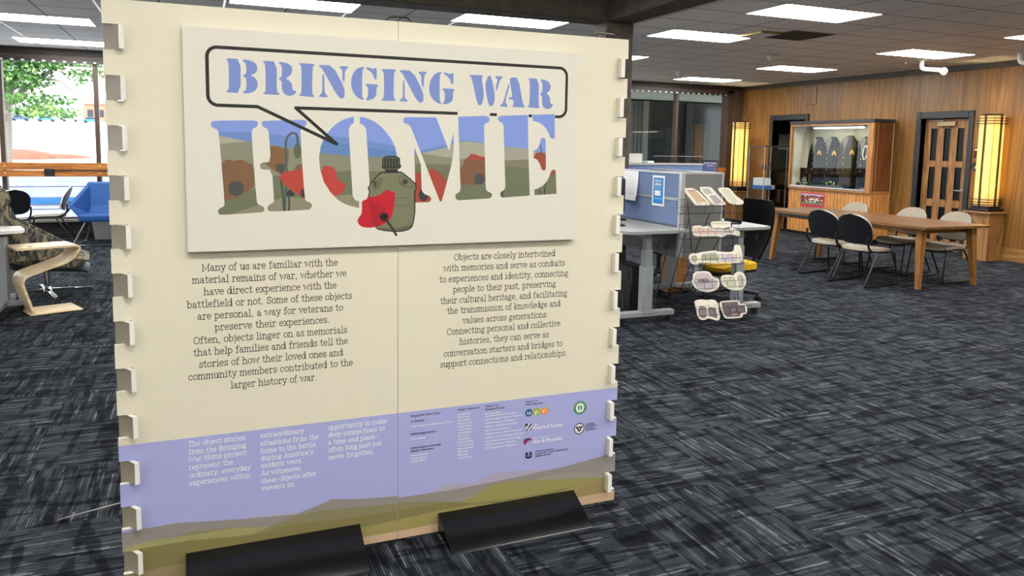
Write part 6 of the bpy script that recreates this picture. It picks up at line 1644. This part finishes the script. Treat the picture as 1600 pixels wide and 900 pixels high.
mb = MB(); mb.box((-1.60, 12.52, .37), (-.80, 13.02, .47), bev=.03, seg=3); mk('seat', mb, M_blue, bc)
for f in (lambda x: x, lambda x: -2.40 - x):
    mb = MB(); mb.tube([(f(-1.52), 12.66, .37), (f(-1.70), 12.62, .014), (f(-1.60), 13.25, .014), (f(-1.50), 13.05, .37)], .012, 10, round_=.04); mk('sled_leg', mb, M_chrome, bc)
mb = MB(); mb.tube([(-1.69, 12.64, .014), (-.71, 12.64, .014)], .010); mk('cross_bar', mb, M_chrome, bc)
o = thing('grey_bin', 'pale grey bin on the floor behind the blue lounge chair', 'bin', (-1.25, 13.42, 0))
mb = MB(); mb.prism([(-1.50, 13.45, 0.005), (-1.02, 13.45, 0.005), (-.96, 13.45, .42), (-1.56, 13.45, .42)], (0, .18, 0)); mk('body', mb, plain('bin_grey', '#85888a', .6), o)
mb = MB(); mb.box((-1.58, 13.43, .42), (-.94, 13.65, .455), bev=.008); mk('rim', mb, plain('bin_rim', '#b7babb', .6), o)
# ================================================================== OUTSIDE THE WINDOW
M_pave = plain('sunlit_paving', '#dcdcdc', .9, var=.08, nscale=.6)
mb = MB(); mb.box((-60, 14.05, -.35), (60, 27, -.25)); mb.prism([(-120, 26, -.27), (-120, 270, 7.19), (-120, 270, 6.5), (-120, 26, -.6)], (240, 0, 0)); struct('ground', mb, M_pave)
# dark wing of the building seen through the right-hand panes
t = NT('ribbed_dark_wall'); P = t.pos(); sp = t.n.new('ShaderNodeSeparateXYZ'); t.t.links.new(P, sp.inputs[0])
fr = t.math('FRACT', t.math('MULTIPLY', sp.outputs[0], 9.0)); g = t.math('LESS_THAN', fr, .22)
t.base(t.mix(g, rgb('#6a6f6b'), rgb('#3a3d3b'))); t.b.inputs['Roughness'].default_value = .8
M_rib = t.m
M_dkglass = plain('dark_tinted_glazing', '#33383a', .12, var=.02)
an = thing('building_wing', 'dark ribbed wing of the building outside the right hand window', 'building', (12, 16.4, -.25))
wx = [at_y(px, 200, 16.5).x for px in (1003, 1011, 1016, 1069, 1079)]
mb = MB(); mb.box((6.4, 16.5, -.25), (wx[0], 16.8, 2.74)); mk('ribbed_wall', mb, M_rib, an)
mb = MB(); mb.box((wx[0], 16.44, -.25), (wx[1], 16.8, 2.74)); mk('post', mb, plain('pale_grey_post', '#7d7f7c', .6), an)
mb = MB(); mb.box((wx[2], 16.5, -.25), (wx[3], 16.56, 2.74)); mk('glazing', mb, M_dkglass, an)
mb = MB(); mb.box((wx[4], 16.5, -.25), (16.5, 16.56, 2.74)); mk('glazing', mb, M_dkglass, an)
mb = MB(); mb.box((wx[3], 16.42, -.25), (wx[4], 16.6, 2.74)); mk('mullion', mb, M_blackframe, an)
mb = MB(); mb.box((wx[1], 16.45, -.25), (wx[2], 16.6, 2.74)); mk('mullion', mb, M_blackframe, an)
mb = MB(); mb.box((6.0, 14.2, 2.78), (17.0, 17.2, 3.0)); mk('soffit', mb, plain('pale_soffit', '#d3dacb', .8), an)
mb = MB(); mb.box((6.0, 16.9, -.25), (17, 17.2, 2.78)); mk('back_wall', mb, M_rib, an)
# street tree
tr_ = thing('street_tree', 'leafy green tree outside the left window', 'tree', (-5.4, 22.0, -.25))
M_bark = plain('tree_bark', '#8d8279', .9, var=.2)
mb = MB()
def limb(pts, rad): mb.tube([Vector(p) for p in pts], rad, 10)
limb([(-4.35, 22, -.3), (-4.33, 22, 1.2), (-4.28, 22, 2.3), (-4.15, 22.0, 2.9)], [.20, .17, .16, .13])
limb([(-4.25, 22, 2.4), (-4.5, 21.8, 3.2), (-4.7, 21.6, 4.4)], [.12, .11, .06])
limb([(-4.2, 22, 2.6), (-3.9, 22.1, 3.4), (-3.4, 22.2, 4.3)], [.10, .08, .04])
limb([(-4.2, 22, 2.35), (-3.8, 21.8, 2.75), (-3.4, 21.6, 3.0), (-2.9, 21.5, 3.5)], [.08, .065, .05, .02])
limb([(-3.4, 21.6, 3.0), (-3.0, 21.4, 2.95), (-2.6, 21.3, 2.6)], [.04, .03, .012])
mk('trunk', mb, M_bark, tr_)
t = NT('tree_leaf'); P = t.pos(); n1 = t.noise(P, 3, 2)
t.base(t.ramp(n1, [(.35, rgb('#35602c')), (.55, rgb('#5c8a42')), (.7, rgb('#86a050'))])); t.b.inputs['Roughness'].default_value = .7
M_tleaf = t.m
mb = MB(); r2 = random.Random(5)
blobs = [(-4.5, 21.8, 3.65, 1.3, .75, 1.5), (-3.75, 21.6, 3.45, .8, .55, 1.6), (-3.2, 21.5, 3.6, .6, .4, 1.3), (-2.55, 21.4, 3.4, .5, .5, .9), (-4.0, 21.5, 2.95, .9, .25, .8), (-3.6, 21.4, 2.5, .9, .16, .55), (-3.3, 21.2, 2.2, .8, .13, .5), (-1.6, 21.4, 3.6, .8, .7, 1.0), (-5.6, 21.8, 3.2, .9, .8, 1.0)]
for bx, by, bz, rx, rz_, den in blobs:
    for q in range(int(900 * rx * den)):
        while True:
            a = [r2.uniform(-1, 1) for _ in range(3)]
            if a[0] ** 2 + a[1] ** 2 + a[2] ** 2 < 1: break
        c = Vector((bx + a[0] * rx, by + a[1] * rx * .7, bz + a[2] * rz_))
        d = Vector((r2.uniform(-1, 1), r2.uniform(-1, 1), r2.uniform(-.8, .3))).normalized() * r2.uniform(.08, .135)
        w_ = d.cross(Vector((r2.uniform(-1, 1), r2.uniform(-1, 1), r2.uniform(-1, 1)))).normalized() * d.length * .34
        mb._add([c, c + d * .5 + w_, c + d, c + d * .5 - w_], [(0, 1, 2, 3)])
q = mk('foliage', mb, M_tleaf, tr_, smooth=False); q['kind'] = 'stuff'
# weeping bare-looking twigs on the right of the crown
tw = thing('weeping_tree', 'pinkish weeping tree with bare hanging twigs outside the left window', 'tree', (-2.0, 24.9, -.25))
mb = MB(); mb.tube([(-2.0, 24.9, -.3), (-2.05, 24.8, 2.0), (-2.4, 24.6, 3.4), (-3.0, 24.3, 4.2)], [.10, .08, .06, .04], 8); mk('trunk', mb, plain('twig_bark', '#b79a92', .8), tw)
mb = MB()
for q in range(90):
    a = r2.uniform(0, 2 * pi); rr_ = r2.uniform(.15, .85); c = Vector((-3.05, 24.3, 4.1 + r2.uniform(-.2, .2)))
    p1 = c + Vector((math.cos(a) * rr_ * .6, math.sin(a) * rr_ * .4, .15)); p2 = c + Vector((math.cos(a) * rr_, math.sin(a) * rr_ * .7, r2.uniform(-1.5, -.5)))
    mb.tube([c, p1, p2], [.018, .012, .006], 4, round_=.5)
q = mk('twigs', mb, plain('twig_pink', '#c9aaa4', .8), tw); q['kind'] = 'stuff'
# cars parked far off
def slope_z(y): return -.25 + max(0.0, y - 26) * .0305
def far(px, py, y):
    p = at_y(px, py, y); return (p.x, y)
def car(x, y, colr, label, rz=0.0):
    o = thing('parked_car', label, 'car', (x, y, slope_z(y) + .02), rz, 'parked cars outside')
    mb = MB(); M_c = plain('car_paint_' + colr[1:], colr, .25, coat=.5)
    pr = [(-2.1, .32), (-2.15, .62), (-2.0, .82), (-1.3, .92), (1.05, .95), (1.95, .80), (2.15, .62), (2.12, .32)]
    mb.prism([(a, -.85, b_) for a, b_ in pr], (0, 1.7, 0)); mk('body', mb, M_c, o, False)
    mb = MB(); pr = [(-1.55, .92), (-1.1, 1.38), (.35, 1.42), (1.1, .95)]; mb.prism([(a, -.74, b_) for a, b_ in pr], (0, 1.48, 0)); mk('cabin_glass', mb, plain('car_glass', '#2b3640', .1), o, False)
    mb = MB(); mb.box((-1.1, -.76, 1.37), (.36, .76, 1.44), bev=.02); mk('roof', mb, M_c, o, False)
    for a in (-1.35, 1.35):
        for b_ in (-.8, .8): mb = MB(); mb.cyl((a, b_ - .1, .32), (a, b_ + .1, .32), .32, n=18); mk('wheel', mb, M_blk, o, False)
car(*far(32, 193.5, 225), '#39507c', 'dark blue car parked far outside, left of the window')
car(*far(73, 194, 220), '#3f74b4', 'bright blue car parked far outside, middle of the window')
car(*far(110, 196, 235), '#9fb4c8', 'pale car parked far outside, right of the bright blue one')
car(*far(144, 194, 215), '#3a78b8', 'blue car parked outside beside the window mullion')
fp = far(18, 240, 50)
mb = MB(); mb.sphere((fp[0], 50, .35), 1.0, 2.4, 2.0, .62, nu=28, nv=12); mb.sphere((fp[0] + 2.2, 50.6, .30), 1.0, 1.9, 1.4, .42, nu=24, nv=10)
tag(mk('soil_bank', mb, plain('orange_mulch', '#7d5240', .9, var=.3, nscale=2)), 'orange mulch bank on the far ground at the lower left of the left window', 'bank')
# building across the street
bp = at_y(131, 197, 240); bq = at_y(168, 197, 240); bz = slope_z(240)
bd = thing('street_building', 'terracotta building far up the street, at the right of the left window', 'building', (bp.x, 240, bz))
mb = MB(); mb.box((bp.x, 240, bz), (bq.x + 8, 248, bz + 5.0)); mk('wall', mb, plain('terracotta_wall', '#c0735a', .8), bd)
mb = MB(); mb.box((bp.x - .4, 239.5, bz + 5.0), (bq.x + 8.4, 248.5, bz + 5.6)); mk('roof', mb, plain('flat_roof', '#d6cfc8', .8), bd)
for k in range(4): mb = MB(); mb.box((bp.x + 1 + k * 2.6, 239.9, bz + 1.4), (bp.x + 2.4 + k * 2.6, 240.05, bz + 3.4)); mk('window', mb, plain('car_glass', '#2b3640', .1), bd)
# low wall with a blue band below the rail
lw_ = thing('terrace_wall', 'low pale terrace wall with a blue stripe outside the left window', 'wall', (-2, 17.2, -.25))
mb = MB()
for k in range(5): mb.box((-9, 17.2 + k * .005, -.25 + k * .22), (4.5, 17.5, -.04 + k * .22), bev=.012)
mk('courses', mb, plain('pale_blue_render', '#8f97b4', .8, var=.3, nscale=2.5), lw_)
mb = MB(); mb.box((-9, 17.17, .30), (4.5, 17.2, .41), bev=.004); mk('stripe', mb, plain('bright_blue_band', '#155a9c', .6), lw_)
